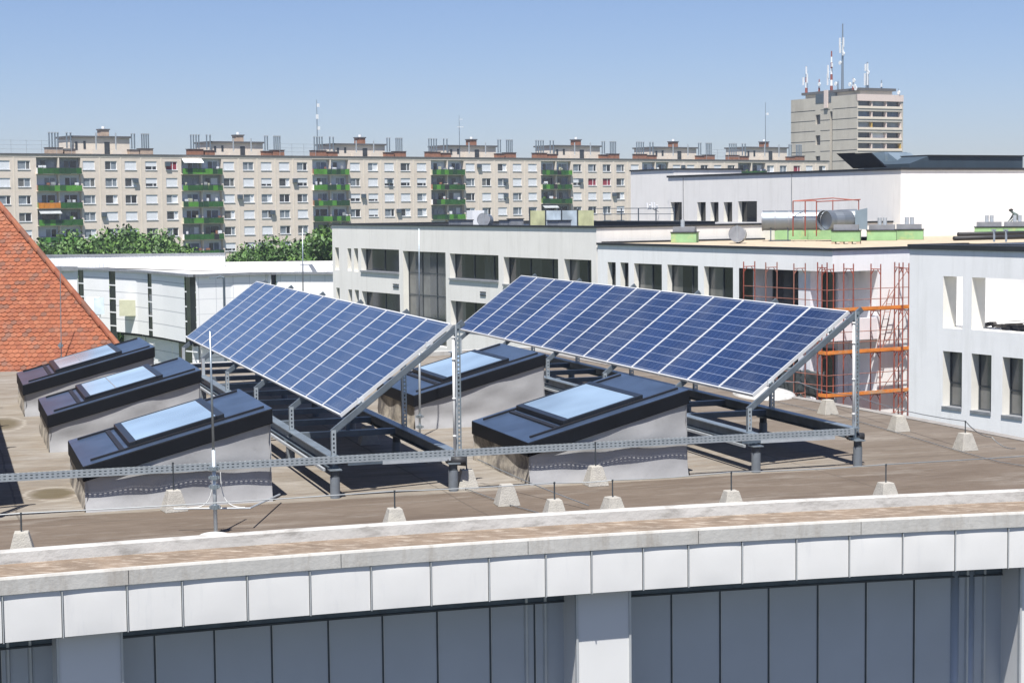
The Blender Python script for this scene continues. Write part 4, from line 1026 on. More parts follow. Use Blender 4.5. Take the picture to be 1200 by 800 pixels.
# worker bending over the vent
def worker():
    p = on_z(1194.5, 275.6, zg)
    me = bpy.data.meshes.new('person')
    J = {'pel': (0, 0, .98), 'spi': (-.12, 0, 1.2), 'che': (-.30, 0, 1.38), 'nec': (-.42, 0, 1.46), 'hd0': (-.48, 0, 1.50), 'hd1': (-.56, 0, 1.56), 'hd2': (-.60, 0, 1.53),
         'lsh': (-.32, .19, 1.36), 'lel': (-.48, .22, 1.10), 'lwr': (-.66, .16, .92), 'lhd': (-.72, .14, .86), 'rsh': (-.32, -.19, 1.36), 'rel': (-.42, -.24, 1.08), 'rwr': (-.62, -.18, .90), 'rhd': (-.69, -.16, .84),
         'lhi': (.02, .10, .93), 'lkn': (-.04, .13, .50), 'lan': (.05, .14, .09), 'lto': (-.14, .15, .03), 'rhi': (.02, -.10, .93), 'rkn': (.08, -.13, .50), 'ran': (.20, -.14, .09), 'rto': (.02, -.15, .03)}
    R = dict(pel=.17, spi=.165, che=.185, nec=.075, hd0=.08, hd1=.105, hd2=.085, lsh=.085, lel=.06, lwr=.034, lhd=.04, rsh=.085, rel=.06, rwr=.034, rhd=.04, lhi=.095, lkn=.068, lan=.045, lto=.04, rhi=.095, rkn=.068, ran=.045, rto=.04)
    K = list(J); E = [('pel', 'spi'), ('spi', 'che'), ('che', 'nec'), ('nec', 'hd0'), ('hd0', 'hd1'), ('hd1', 'hd2'), ('che', 'lsh'), ('lsh', 'lel'), ('lel', 'lwr'), ('lwr', 'lhd'), ('che', 'rsh'), ('rsh', 'rel'), ('rel', 'rwr'), ('rwr', 'rhd'),
         ('pel', 'lhi'), ('lhi', 'lkn'), ('lkn', 'lan'), ('lan', 'lto'), ('pel', 'rhi'), ('rhi', 'rkn'), ('rkn', 'ran'), ('ran', 'rto')]
    me.from_pydata([J[k] for k in K], [(K.index(a), K.index(b_)) for a, b_ in E], []); o = bpy.data.objects.new('person', me); C.objects.link(o)
    o.modifiers.new('s', 'SKIN')
    if not me.skin_vertices: me.skin_vertices.new()
    for i, k in enumerate(K): me.skin_vertices[0].data[i].radius = (R[k], R[k])
    me.skin_vertices[0].data[0].use_root = True
    sb = o.modifiers.new('d', 'SUBSURF'); sb.levels = sb.render_levels = 2
    me.materials.append(MATS['worker_cloth']); o.location = p
    tag(o, 'person in grey green work clothes bending forward over a roof vent', 'person')
    m = MB('worker_hair'); m.tube([(-.47, 0, 1.585), (-.54, 0, 1.64), (-.61, 0, 1.63), (-.66, 0, 1.57)], .10, 12, .075); h = m.build('hair', o, smooth=True)
worker()

# ------------------------------------------------------------------ scaffold
sc = Mroot('scaffold', 'red tube scaffold with orange decks around the unfinished white corner', 'scaffold')
ztop = EM.pxX(1050, 307, -4.4)[1]
decks = [EM.pxX(1030, 362, -4.4)[1]-k*2.03 for k in range(5)]
m0 = None
def frame(p0, p1, zt_, mt='scaf_red', nlev=None, dz=0):
    m = MB(mt); z0 = decks[-1]-2.03
    for p in (p0, p1): m.tube([(p[0], p[1], 0), (p[0], p[1], zt_)], .03, 6)
    z = zt_-.25
    while z > z0-6:
        m.tube([(p0[0], p0[1], z), (p1[0], p1[1], z)], .024, 6)
        z -= 2.03
        m.bar((p0[0], p0[1], z+1.75), (p0[0]+(p1[0]-p0[0])*.3, p0[1]+(p1[1]-p0[1])*.3, z+2.0), .03, .03); m.bar((p1[0], p1[1], z+1.75), (p1[0]+(p0[0]-p1[0])*.3, p1[1]+(p0[1]-p1[1])*.3, z+2.0), .03, .03)
    m.build('standard_frame', sc)
ys = [EM.pxX(x, 330, -4.4)[0] for x in (1000, 1032, 1065)]
for y in [ys[0]-1.6]+ys: frame((-5.1, y), (-4.4, y), ztop+random.uniform(-.1, .1))
frame((-4.4, ys[2]-.9), (-3.7, ys[2]-1.0), ztop)
xs_ = [EM.px(x, 330, -.8)[0] for x in (878, 904, 937, 970)]
for i, x in enumerate(xs_): frame((x, -.45), (x, -1.15), ztop-.02, 'scaf_pink' if i in (1, 2) else 'scaf_red')
for k, z in enumerate(decks):
    m = MB('scaf_deck'); m.box(-4.74, -4.42, ys[0]-1.6, ys[2], z-.06, z); m.use('scaf_deck'); m.box(-4.40, -4.36, ys[0]-1.6, ys[2], z-.02, z+.14); m.build('deck', sc)
    if k > 0:
        m = MB('scaf_deck'); m.box(xs_[3]-.2, -4.4, -1.15, -.85, z-.07, z-.01); m.box(xs_[3]-.2, -4.4, -1.2, -1.16, z-.03, z+.13); m.build('deck', sc)
    m = MB('scaf_pink')
    for dz in (.5, 1.0):
        m.tube([(-4.4, ys[0]-1.6, z+dz), (-4.4, ys[2], z+dz)], .02, 6); m.tube([(xs_[0], -1.15, z+dz), (-4.4, -1.15, z+dz)], .02, 6)
    m.tube([(-4.42, ys[1], z), (-4.42, ys[2], z+1.9)], .018, 6)
    m.build('guard_rail', sc)
for k in range(1):
    m = MB('scaf_pink')
    for s_ in (0, .35): m.tube([(-4.9, ys[1]+.2+s_, decks[0]-2.0*k-2.0), (-4.9, ys[1]+1.0+s_, decks[0]-2.0*k+.9)], .022, 6)
    for j in range(8): f = j/8; m.tube([(-4.9, ys[1]+.2+.8*f, decks[0]-2*k-2+2.9*f), (-4.9, ys[1]+.55+.8*f, decks[0]-2*k-2+2.9*f)], .014, 5)
    m.build('ladder', sc)
# tarpaulin hung behind the lower deck
m = MB('tarp'); n, k = 26, 8; x0, z1 = EM.px(925, 427, .6); x1 = -5.5; P = []
for j in range(k+1):
    for i in range(n+1):
        f = i/n; w = j/k; x = x0+(x1-x0)*f; P.append((x, -.2+.22*sin(f*17+w*2)+.12*sin(f*41+w*5), z1-.15*sin(f*pi*3)**2*(1-w)-w*(1.45+.25*sin(f*9))))
m.add(P, [(j*(n+1)+i, j*(n+1)+i+1, (j+1)*(n+1)+i+1, (j+1)*(n+1)+i) for j in range(k) for i in range(n)])
t_ = m.build('tarpaulin', None, loc=EM.o, rz=AM, smooth=True); tag(t_, 'dark grey tarpaulin hanging in folds on the scaffold behind the right solar row', 'tarpaulin')
sf = t_.modifiers.new('s', 'SOLIDIFY'); sf.thickness = .01

# ================================================================== white hall at left
hall = thing('white_panel_hall', 'white panel clad hall with dark vertical glass strips beside the red roof', 'building', (0, 0, 0))
zH = ZC-5.24
def topat(px_, py): p = on_z(px_, py, zH); return p.x, p.y
pts = [(-12, 308), (60, 311.5), (95, 314), (125, 315.3), (160, 316.8), (190, 319), (222, 322), (228, 322), (270, 320.5), (313, 319.3), (318, 319.5), (324, 319.3), (360, 319.2), (396, 319.2), (404, 319.2)]
PT = [topat(*q) for q in pts]
def hall_wall(i0, i1, px0, px1, mt, z0=0, z1=zH-.1, inset=0., nm='wall_panel', parent=hall, label=None):
    # vertical wall between two pixel columns along the polyline
    def at(px_):
        for (a, b_), (qa, qb) in zip(zip(pts, pts[1:]), zip(PT, PT[1:])):
            if a[0] <= px_ <= b_[0]:
                f = (px_-a[0])/(b_[0]-a[0]); return Vector((qa[0]+(qb[0]-qa[0])*f, qa[1]+(qb[1]-qa[1])*f, 0))
    cols = [px0]+[p[0] for p in pts if px0 < p[0] < px1]+[px1]
    m = MB(mt)
    for c0, c1 in zip(cols, cols[1:]):
        a = at(c0); b_ = at(c1); d = (b_-a); L = d.length; ang = math.atan2(d.y, d.x); nrm = Vector((-sin(ang), cos(ang), 0))*inset
        m.quad((a.x+nrm.x, a.y+nrm.y, z0), (b_.x+nrm.x, b_.y+nrm.y, z0), (b_.x+nrm.x, b_.y+nrm.y, z1), (a.x+nrm.x, a.y+nrm.y, z1))
        if inset:
            for q in ((a, b_) if len(cols) == 2 else ()): m.use(mt)
    return m.build(nm, parent, label)
zl = on_y(200, 402, 143).z
segs = [(95, 116.5, 'tiles_row'), (123, 128, 'tiles_row'), (134.5, 173, 'tiles_row'), (177.5, 216, 'tiles_row'), (229, 317.5, 'tiles_grid'), (323.5, 404, 'tiles_grid')]
segs = [(97.5, 127.5, 'tiles_row'), (135, 173, 'tiles_row'), (177.5, 216, 'tiles_row'), (229, 317.5, 'tiles_grid'), (323.5, 404, 'tiles_grid')]
for a, b_, mt in segs: hall_wall(0, 0, a, b_, mt, zl, zH-.1)
for a, b_ in segs and ((91.5, 97.5), (127.5, 135), (173, 177.5), (216, 229), (317.5, 323.5)):
    g_ = hall_wall(0, 0, a, b_, 'glass_dark', zl if a > 130 else 0, zH-.1, .06, 'glass_strip')
    # transoms
    def at(px_):
        for (aa, bb), (qa, qb) in zip(zip(pts, pts[1:]), zip(PT, PT[1:])):
            if aa[0] <= px_ <= bb[0]: f = (px_-aa[0])/(bb[0]-aa[0]); return Vector((qa[0]+(qb[0]-qa[0])*f, qa[1]+(qb[1]-qa[1])*f, 0))
    m = MB('white_paint'); A_, B_ = at(a), at(b_)
    for k in range(8): z = zH-1.4-k*1.2; m.bar((A_.x, A_.y+.02, z), (B_.x, B_.y+.02, z), .06, .09)
    m.build('transom', g_)
hall_wall(0, 0, -12, 91.5, 'metal_panel', 0, zH-.1, 0)
# lower plinth under the panels
for a, b_, mt in ((135, 198, 'tiles_row'), (198, 222, 'glass_grey'), (222, 404, 'tiles_row')): hall_wall(0, 0, a, b_, mt, 0, zl-.05, .7, 'plinth_wall')
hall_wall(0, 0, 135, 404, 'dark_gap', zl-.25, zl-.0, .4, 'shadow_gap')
m = MB('grey_cap')
for (xa_, ya_), (xb_, yb_) in zip(PT, PT[1:]): m.bar((xa_, ya_-.03, zH-.06), (xb_, yb_-.03, zH-.06), .5, .2)
m.build('roof_edge', hall)
backp = [(PT[-1][0]+1, 180), (-90, 180)]
m = MB('hall_roof'); pp = [(x, y+.1, zH-.12) for x, y in PT]+[(x, y, zH-.12) for x, y in backp]; pp[-1] = (PT[0][0]-3, 180, zH-.12); m.add(pp, [list(range(len(pp)))]); m.build('roof', hall)
yb0 = 166.0; a = on_y(-30, 300, yb0); b_ = on_y(263, 300, yb0); zt_ = on_y(160, 300, yb0).z
m = MB('corrugated'); m.box(a.x, b_.x, yb0, yb0+.5, zH-.2, zt_); m.build('upper_hall', hall)
m = MB('grey_cap'); m.box(a.x-.1, b_.x+.05, yb0-.05, yb0+.55, zt_, zt_+.2); m.build('upper_roof_edge', hall)
# hatch and beige box on the wall
def wall_item(x0, y0, x1, y1, Y, mt, name, label, proud=.5, cat='box'):
    a = on_y(x0, y0, Y); b_ = on_y(x1, y1, Y); m = MB(mt); m.box(a.x, b_.x, Y-proud, Y+.1, b_.z, a.z); return m
Yw = PT[4][1]
m = wall_item(102.5, 348, 118, 372, Yw+2.4, 'render_white', '', ''); m.use('railing_pale'); m.box(on_y(102.5, 348, Yw).x+.1, on_y(116, 348, Yw).x, Yw+1.87, Yw+1.89, on_y(100, 370, Yw).z, on_y(100, 350, Yw).z)
m.build('window_bay', hall)
def wall_y(px_):
    for (aa, bb), (qa, qb) in zip(zip(pts, pts[1:]), zip(PT, PT[1:])):
        if aa[0] <= px_ <= bb[0]: f = (px_-aa[0])/(bb[0]-aa[0]); return qa[1]+(qb[1]-qa[1])*f
Yq = wall_y(151)
m = wall_item(141.5, 351, 161.5, 369.5, Yq-.1, 'beige_box', '', '', .7); o = m.build('vent_cabinet'); tag(o, 'beige square cabinet fixed to the white panel wall', 'cabinet')
# annex roof edge at far left of the hall
m = MB('white_paint'); p = on_y(62, 308, 152); q = on_y(93, 311, 148); m.hexa([(p.x-8, 150, p.z-6), (q.x, 147, p.z-6), (q.x-1.2, 148, p.z-6), (p.x-8, 156, p.z-6), (p.x-8, 150, p.z-.6), (q.x, 147, q.z-.4), (q.x-1.2, 148, q.z-.4), (p.x-8, 156, p.z-.6)])
m.use('grey_cap'); m.hexa([(p.x-8, 149.6, p.z-.6), (q.x+.2, 146.6, q.z-.4), (q.x-1.2, 148, q.z-.4), (p.x-8, 156, p.z-.6), (p.x-8, 149.6, p.z-.3), (q.x+.2, 146.6, q.z-.04), (q.x-1.2, 148, q.z-.04), (p.x-8, 156, p.z-.3)])
m.build('annex', hall)
for k, (x0, x1) in enumerate(((344, 367), (382, 400))):
    a = on_y(x0, 311, 147); b_ = on_y(x1, 318, 147); m = MB('grey_cap'); m.hexa([(a.x, 147, zH-.12), (b_.x, 147, zH-.12), (b_.x, 150, zH-.12), (a.x, 150, zH-.12), (a.x+.3, 147.3, a.z), (b_.x-.4, 147.3, a.z), (b_.x-.4, 150, a.z), (a.x+.3, 150, a.z)])
    tag(m.build('roof_fan_housing'), ['grey blue fan housing on the white hall roof below the trees', 'grey blue fan housing on the white hall roof touching the grey building'][k], 'fan housing')
# street lamp
p = on_y(264, 400, 105); t = thing('street_lamp', 'grey street lamp with a single arm in front of the white hall', 'street lamp', (p.x, 105, 0)); zt_ = on_y(264, 325, 105).z
m = MB('galv_dark'); m.tube([(0, 0, 0), (0, 0, zt_)], .12, 8, .07); m.build('pole', t); m = MB('galv_dark'); m.tube([(0, 0, zt_), (-.2, 0, zt_+.05), (-.45, 0, zt_)], .05, 8); m.build('arm', t)
m = MB('galv'); m.box(-.85, -.38, -.12, .12, zt_-.08, zt_+.03); m.build('lamp_head', t)

# ================================================================== trees
def leaf_cloud(seed, R=4.2, H=6.5, n=11000):
    rnd = random.Random(seed); m = MB('leaf0'); blobs = []
    for _ in range(26):
        a = rnd.uniform(0, 2*pi); rr = R*math.sqrt(rnd.random())*.8; z = rnd.uniform(-.75, 1)*H*.5
        k = math.sqrt(max(.15, 1-(z/(H*.62))**2)); blobs.append((Vector((rr*cos(a)*k, rr*sin(a)*k, z)), rnd.uniform(.7, 1.5)))
    for i in range(n):
        c, r = rnd.choice(blobs); d = Vector((rnd.gauss(0, 1), rnd.gauss(0, 1), rnd.gauss(0, 1))).normalized()
        p = c+d*r*rnd.uniform(.55, 1.12)
        s = rnd.uniform(.07, .17); x = Vector((rnd.gauss(0, 1), rnd.gauss(0, 1), rnd.gauss(0, .6))).normalized(); y = x.cross(d+Vector((rnd.gauss(0, .5), rnd.gauss(0, .5), rnd.gauss(0, .5)))).normalized()
        m.use('leaf%d' % rnd.choices((0, 1, 2), (5, 3, 3))[0]); m.quad(p-x*s-y*s*.6, p+x*s-y*s*.6, p+x*s+y*s*.6, p-x*s+y*s*.6)
    return m
protos = []
def tree(px_, ytop, Y, kind, label, sc=1.0):
    top = on_y(px_, ytop, Y)
    Y *= 1.62; sc *= 1.62; top = on_y(px_, ytop, Y)
    t = thing('broadleaf_tree', label, 'tree', (top.x, Y, 0), random.uniform(0, 6), 'trees before the apartment block')
    h = top.z
    m = MB('bark'); m.tube([(0, 0, 0), (.1, 0, h*.3), (0, .1, h*.55), (.1, 0, h*.8)], .28, 8, .07)
    for k in range(6): a = k*1.1; z = h*(.5+.05*k); m.tube([(0, 0, z), (1.6*cos(a), 1.6*sin(a), z+1.3), (2.6*cos(a), 2.6*sin(a), z+2.4)], .1, 6, .03)
    m.build('trunk', t)
    while len(protos) <= kind: protos.append(leaf_cloud(11+len(protos)*5))
    pm_ = protos[kind]
    if not isinstance(pm_, bpy.types.Object):
        o = pm_.build('crown', t); protos[kind] = o
    else: o = pm_.copy(); C.objects.link(o); o.parent = t
    o.location = (0, 0, h-5.4*sc); o.scale = (sc, sc, sc*1.25)
T = [(50, 281, 128, 'leafy tree at the far left, lowest crown next to the red roof hip', .8), (82, 271, 132, 'broad leafy tree, second from the left before the apartment block', 1.0), (112, 280, 122, 'leafy tree with a flat crown between two taller ones at left', .8),
     (137, 265, 134, 'tallest bushy tree of the left hand tree group', .9), (160, 276, 126, 'leafy tree just right of the tallest one in the left group', .8), (187, 273, 132, 'leafy tree at the right end of the left group by the green balconies', .85),
     (300, 283, 130, 'small leafy tree at the left end of the middle group', .75), (328, 277, 126, 'dense leafy tree in the middle of the central group', .85), (350, 285, 138, 'leafy tree behind the slender lightning pole', .9), (376, 264, 130, 'leafy tree half hidden by the corner of the grey building', .95), (66, 290, 118, 'low bushy tree in front of the far left trees', .7), (205, 287, 125, 'small loose tree right of the left hand group', .55), (283, 296, 124, 'smallest bush like tree left of the central group', .5)]
for i, (x, y, Y, lab, s_) in enumerate(T): tree(x, y, Y, i % 3, lab, s_)

# ================================================================== apartment block
ap = .632; EA = El(-78.42, 289.0, ap)
blk = thing('apartment_block', 'long beige panel apartment block with green loggias across the horizon', 'apartment block', EA.o, ap)
zA = EA.px(28, 181.3)[1]; ST_ = 2.8
def sx_(x): return EA.px(x, 195)[0]
wcols = [-42, -20, 4, 28, 104, 130, 153, 177, 201, 268, 291, 312, 333, 354, 416, 437, 456, 475, 494, 551, 570, 588.5, 606, 624, 676.5, 694, 711, 727, 744, 793, 809.5, 825.5, 841, 857, 903, 918, 934, 948.5, 963.7]
bals = [(42.5, 94.5), (212.5, 259.5), (366, 408), (505, 543.5), (634, 669), (752.5, 783.5), (865, 897)]
NR = 10; sL = sx_(-60); sR = EA.px(970.7, 186)[0]
ops = []; wl = []
for r in range(NR):
    zt_ = zA-.95-r*ST_
    for x in wcols:
        c = sx_(x); w = 1.05 if x > 0 else 1.05
        o = (c-w, c+w, zt_-1.45, zt_); ops.append(o); wl.append((x, r, o))
bo = []
for (x0, x1) in bals:
    a, b_ = sx_(x0), sx_(x1)
    for r in range(NR):
        zt_ = zA-.42-r*ST_; bo.append((a, b_, zt_-ST_+.22, zt_, .85, r, x0))
# window columns (shallow) and loggias (deep) sit in one front wall
m = MB('panel_beige')
allops = [(*o, .18) for o in ops]+[o[:5] for o in bo]
# keep the grid small: build the wall column by column
edges = sorted({sL, sR, *[v for o in allops for v in o[:2]]})
for xa_, xb_ in zip(edges, edges[1:]):
    xm = (xa_+xb_)/2; col_ = sorted([(o[2], o[3]) for o in allops if o[0] < xm < o[1]]); z = 0
    for c, d in col_: m.quad((xa_, 0, z), (xb_, 0, z), (xb_, 0, c), (xa_, 0, c)); z = d
    m.quad((xa_, 0, z), (xb_, 0, z), (xb_, 0, zA), (xa_, 0, zA))
for o in allops:
    a, b_, c, d, dp = o; m.use('panel_light')
    m.quad((a, 0, c), (a, dp, c), (a, dp, d), (a, 0, d)); m.quad((b_, dp, c), (b_, 0, c), (b_, 0, d), (b_, dp, d)); m.quad((a, 0, d), (a, dp, d), (b_, dp, d), (b_, 0, d)); m.quad((a, dp, c), (a, 0, c), (b_, 0, c), (b_, dp, c))
m.use('panel_beige'); m.quad((sR, 0, 0), (sR, 12, 0), (sR, 12, zA), (sR, 0, zA)); m.quad((sL, 12, 0), (sL, 0, 0), (sL, 0, zA), (sL, 12, zA)); m.quad((sL, 12, 0), (sL, 12, zA), (sR, 12, zA), (sR, 12, 0))
m.build('wall', blk)
m = MB('panel_light')
for xa_, xb_ in zip(wcols, wcols[1:]):
    if xb_-xa_ < 30 and xa_ > -30: s = sx_((xa_+xb_)/2); m.box(s-.10, s+.10, -.035, .0, 0, zA-.3)
m.box(sL, sR, -.04, 0, zA-.35, zA-.22); m.build('facade_rib', blk)
m = MB('roof_felt'); m.box(sL-.1, sR+.1, -.12, 12.1, zA, zA+.22); m.build('flat_roof', blk)
rnd = random.Random(3)
def apt_window(mb, o, x, r):
    a, b_, c, d = o; y = .15; k = rnd.random(); split = rnd.choice((.5, .6, .66))
    if (round(x), r) in ((694, 1), (711, 1)): k = .99
    mb.use('white_paint'); fw = .09
    mb.box(a, b_, y-.06, y-.005, d-fw, d); mb.box(a, b_, y-.06, y-.005, c, c+fw); mb.box(a, a+fw, y-.06, y-.005, c+fw, d-fw); mb.box(b_-fw, b_, y-.06, y-.005, c+fw, d-fw); xm = a+(b_-a)*split
    mb.box(xm-.05, xm+.05, y-.06, y-.005, c+fw, d-fw)
    if k < .28: mb.use('shutter'); mb.quad((a, y-.065, c+.02), (b_, y-.065, c+.02), (b_, y-.065, d), (a, y-.065, d))
    elif k < .45:
        mb.use('shutter'); q = c+(d-c)*rnd.uniform(.2, .45); mb.quad((a, y-.065, q), (b_, y-.065, q), (b_, y-.065, d), (a, y-.065, d)); mb.use('glass_dark'); mb.quad((a, y, c), (b_, y, c), (b_, y, q), (a, y, q))
    elif k < .98:
        g1 = rnd.choice(('glass_pale', 'glass_curtain', 'glass_grey', 'glass_pale')); g2 = rnd.choice(('glass_dark', 'glass_pale', 'shutter', 'glass_curtain'))
        mb.use(g1); mb.quad((a, y, c), (xm, y, c), (xm, y, d), (a, y, d)); mb.use(g2); mb.quad((xm, y, c), (b_, y, c), (b_, y, d), (xm, y, d))
    else: mb.use('curtain_red'); mb.quad((a, y, c), (b_, y, c), (b_, y, d), (a, y, d))
    mb.use('white_paint'); mb.box(a-.05, b_+.05, -.08, .1, c-.06, c)
seen = [w for w in wl if w[0] > -10 and not (w[0] < 40 and w[1] > 4)]
seen = [w for w in seen if w[1] < (7 if w[0] < 390 else (5 if w[0] < 735 else 1))]
order = sorted(seen, key=lambda w: w[0]); singles = order[:96]
sset = {(w[0], w[1]) for w in singles}
for x, r, o in singles: mb = MB('white_paint'); apt_window(mb, o, x, r); mb.build('window', blk)
mb = MB('white_paint')
for x, r, o in wl:
    if (x, r) not in sset: apt_window(mb, o, x, r)
st = mb.build('window_rows', blk); st['kind'] = 'stuff'
# loggias
nb = 0; rest = MB('green_panel'); fl_n = 0
for (a, b_, c, d, dp, r, x0) in bo:
    vis = r < (6 if x0 < 300 else (5 if x0 < 600 else (4 if x0 < 700 else 1)))
    mb = MB('green_panel') if vis else rest
    mid = (a+b_)/2
    mb.use('loggia_wall' if rnd.random() < .6 else 'curtain'); mb.quad((a, dp-.02, c), (b_, dp-.02, c), (b_, dp-.02, d), (a, dp-.02, d))
    for h0, h1 in ((a, mid), (mid, b_)):
        w = (h1-h0); q = h0+w*rnd.uniform(.25, .45)
        mb.use(rnd.choice(('glass_dark', 'glass_grey', 'glass_pale'))); mb.box(q, q+w*.2, dp-.08, dp-.03, c+.1, d-.5)
        mb.use(rnd.choice(('shutter', 'glass_pale', 'glass_dark', 'glass_blue'))); mb.box(q+w*.25, h1-w*.12, dp-.08, dp-.03, c+.9, d-.5)
    mb.use('panel_light'); mb.box(mid-.12, mid+.12, 0, dp-.1, c, d); mb.box(a-.1, b_+.1, -.45, dp-.1, c-.14, c)
    for h0, h1 in ((a, mid), (mid, b_)):
        g_ = rnd.choices(('green_panel', 'lime_panel', 'orange_panel'), (6, 3.2, .0))[0]
        if x0 < 60 and r == 2 and h0 == a: g_ = 'orange_panel'
        for q_ in range(4):
            mb.use(g_ if g_ == 'orange_panel' else rnd.choices((g_, 'green_panel', 'leaf_panel', 'lime_panel', 'dark_gap'), (5, 3, 3, 1.2, .5))[0]); w_ = (h1-.02-h0)/4
            mb.box(h0+q_*w_+.02, h0+(q_+1)*w_-.02, -.50, -.45, c-.06+rnd.uniform(-.04, .04), c+.84+rnd.uniform(-.06, .05))
        mb.use('steel_dark'); mb.box(h0, h1-.02, -.48, -.44, c+.86, c+.93)
        for q_ in range(rnd.randint(0, 3)):
            mb.use(rnd.choice(('shutter', 'leaf1', 'curtain', 'white_paint', 'glass_blue', 'brick', 'beige_box'))); xx = rnd.uniform(h0+.1, h1-.8); mb.box(xx, xx+rnd.uniform(.25, .8), -.3, -.1, c, c+rnd.uniform(.7, 1.5))
        for s_ in ((h0, 1), (h1-.05, 1)): mb.box(s_[0], s_[0]+.04, -.45, 0, c-.05, c+.9) if (s_[0] == a or s_[0] > b_-.1) else None
    if rnd.random() < .15:
        mb.use(rnd.choice(('panel_light', 'white_paint', 'curtain'))); mb.hexa([(a+.1, -1.0, d-.75), (mid, -1.0, d-.75), (mid, 0, d-.12), (a+.1, 0, d-.12), (a+.1, -1.0, d-.70), (mid, -1.0, d-.70), (mid, 0, d-.05), (a+.1, 0, d-.05)])
    if vis: mb.build('loggia', blk)
o = rest.build('loggia_rows', blk); o['kind'] = 'stuff'
# stair huts, chimneys and flues on the roof
huts = [(84, 152, 157.5), (247, 308, 164), (391, 451, 166.5), (524, 581, 168.5), (648.5, 703, 168.5), (765, 816, 170.5), (873, 922, 170.5)]
zr = zA+.22
for i, (x0, x1, yt) in enumerate(huts):
    dep = 3.0; a = EA.px(x0, 175, dep)[0]; b_ = EA.px(x1, 175, dep)[0]; zt_ = EA.px(x0, yt+1.5, dep)[1]; k = (b_-a)/62
    m = MB('panel_light'); m.box(a, b_, dep, dep+6, zr, zt_-.3); h = m.build('stair_hut', blk)
    m = MB('roof_felt'); m.box(a-.25, b_+.25, dep-.3, dep+6.3, zt_-.3, zt_); m.build('hut_roof', h)
    m = MB('steel_dark'); f = (b_-a)
    for (p0, p1, q0, q1) in ((.06, .10, .25, .75), (.20, .24, .3, .8), (.56, .65, .0, .75)): m = MB('steel_dark'); m.box(a+f*p0, a+f*p1, dep-.04, dep+.01, zr+(zt_-zr)*q0, zr+(zt_-.3-zr)*q1); m.build('hut_opening', h)
    m = MB('brick' if i > 1 else 'brick_pale'); xc_ = a+f*.66; m.box(xc_-.75, xc_+.75, dep+2, dep+3.5, zt_, zt_+1.1); m.use('roof_felt'); m.box(xc_-.9, xc_+.9, dep+1.9, dep+3.6, zt_+1.1, zt_+1.3); m.use('white_paint'); m.tube([(xc_, dep+2.7, zt_+1.3), (xc_, dep+2.7, zt_+1.75)], .3, 8); m.build('chimney', h)
    for q in (.36, .70): 
        m = MB('galv_light'); xx = a+f*q; m.tube([(xx, 1.6, zr), (xx, 1.6, zt_+.5)], .13, 6); m.use('panel_light'); m.box(xx-.8, xx+.8, 1.2, 2.2, zr, zr+.7); m.build('flue_pipe', blk)
    s1 = f/61
    for (g0, g1, n, bs) in ((-24, -15, 4, 1), (-6, -2, 2, 0), (62, 65, 2, 0), (73, 80, 4, 1)):
        c0 = a+g0*s1; c1 = a+g1*s1
        if i == 0: c0, c1 = a+g0*s1*1.0, a+g1*s1
        m = MB('brick' if i > 0 else 'brick_pale'); m.box(c0-.6, c1+.6, 2, 3.2, zr, zr+(1.0 if bs else .8)); m.use('roof_felt'); m.box(c0-.7, c1+.7, 1.9, 3.3, zr+(1.0 if bs else .8), zr+(1.1 if bs else .9)); base_o = m.build('chimney_base', blk)
        for j in range(n):
            xx = c0+(c1-c0)*j/(n-1); m = MB('galv'); m.tube([(xx, 2.5, zr+1.0), (xx, 2.5, zr+3.4)], .13, 6); m.use('galv_light'); m.tube([(xx, 2.5, zr+3.4), (xx, 2.5, zr+3.6)], .2, 6); m.build('flue_pipe', base_o)
# roof railing runs
def rail_run(x0, x1, label):
    a = EA.px(x0, 180, 1)[0]; b_ = EA.px(x1, 180, 1)[0]; t = thing('roof_railing', label, 'railing', EA.o, ap)
    m = MB('galv_light')
    for z in (.7, 1.4, 2.1): m.bar((a, 1, zr+z), (b_, 1, zr+z), .045, .045)
    n = max(2, int((b_-a)/2.4))
    for k in range(n+1): x = a+(b_-a)*k/n; m.bar((x, 1, zr), (x, 1, zr+2.2), .05, .05)
    m.build('rails', t)
rail_run(-5, 84, 'pale thin railing on the apartment roof at the far left'); rail_run(328, 370, 'pale thin railing on the apartment roof near the slim pale mast'); rail_run(828, 866, 'pale thin railing on the apartment roof near the tower block')
for (x, r) in ((158, 1), (318, 3), (456, 1), (592, 1), (592, 2), (622, 3), (303, 5), (120, 3), (196, 0), (280, 2), (345, 1), (425, 2), (466, 3), (561, 0), (680, 1), (719, 2), (140, 4), (800, 0)):
    m = MB('galv_dark'); s = sx_(x); z = zA-.95-r*ST_-.2; m.box(s-.45, s+.45, -.4, 0, z-.6, z+.15); m.build('air_conditioner', blk)
def roof_mast(px_, ytop, label, E, zb, dep, bands, r=.16, dishes=(), panels=()):
    s = E.px(px_, ytop, dep)[0]; zt_ = E.px(px_, ytop, dep)[1]; t = thing('antenna_mast', label, 'antenna mast', E.world(s, dep, zb), E.a, 'roof antenna masts')
    H = zt_-zb; n = max(1, bands)
    m = MB('galv_light')
    for k in range(n):
        m.use(('scaf_red', 'white_paint')[k % 2] if bands > 1 else 'galv'); f0, f1 = k/n, (k+1)/n
        m.tube([(0, 0, H*f0), (0, 0, H*f1)], r*(1-.6*f0), 6, r*(1-.6*f1))
    m.build('mast_pole', t)
    if dishes:
        for (f, dx) in dishes: m = MB('white_paint'); m.tube([(dx, -.3, H*f), (dx, -.45, H*f)], .55, 12); m.bar((dx, -.2, H*f), (0, 0, H*f), .08, .08); m.build('dish', t)
    if panels:
        for (f, dx, h) in panels: m = MB('white_paint'); m.box(dx-.2, dx+.2, -.5, -.25, H*f-h/2, H*f+h/2); m.bar((dx, -.25, H*f), (0, 0, H*f), .08, .08); m.build('antenna_panel', t)
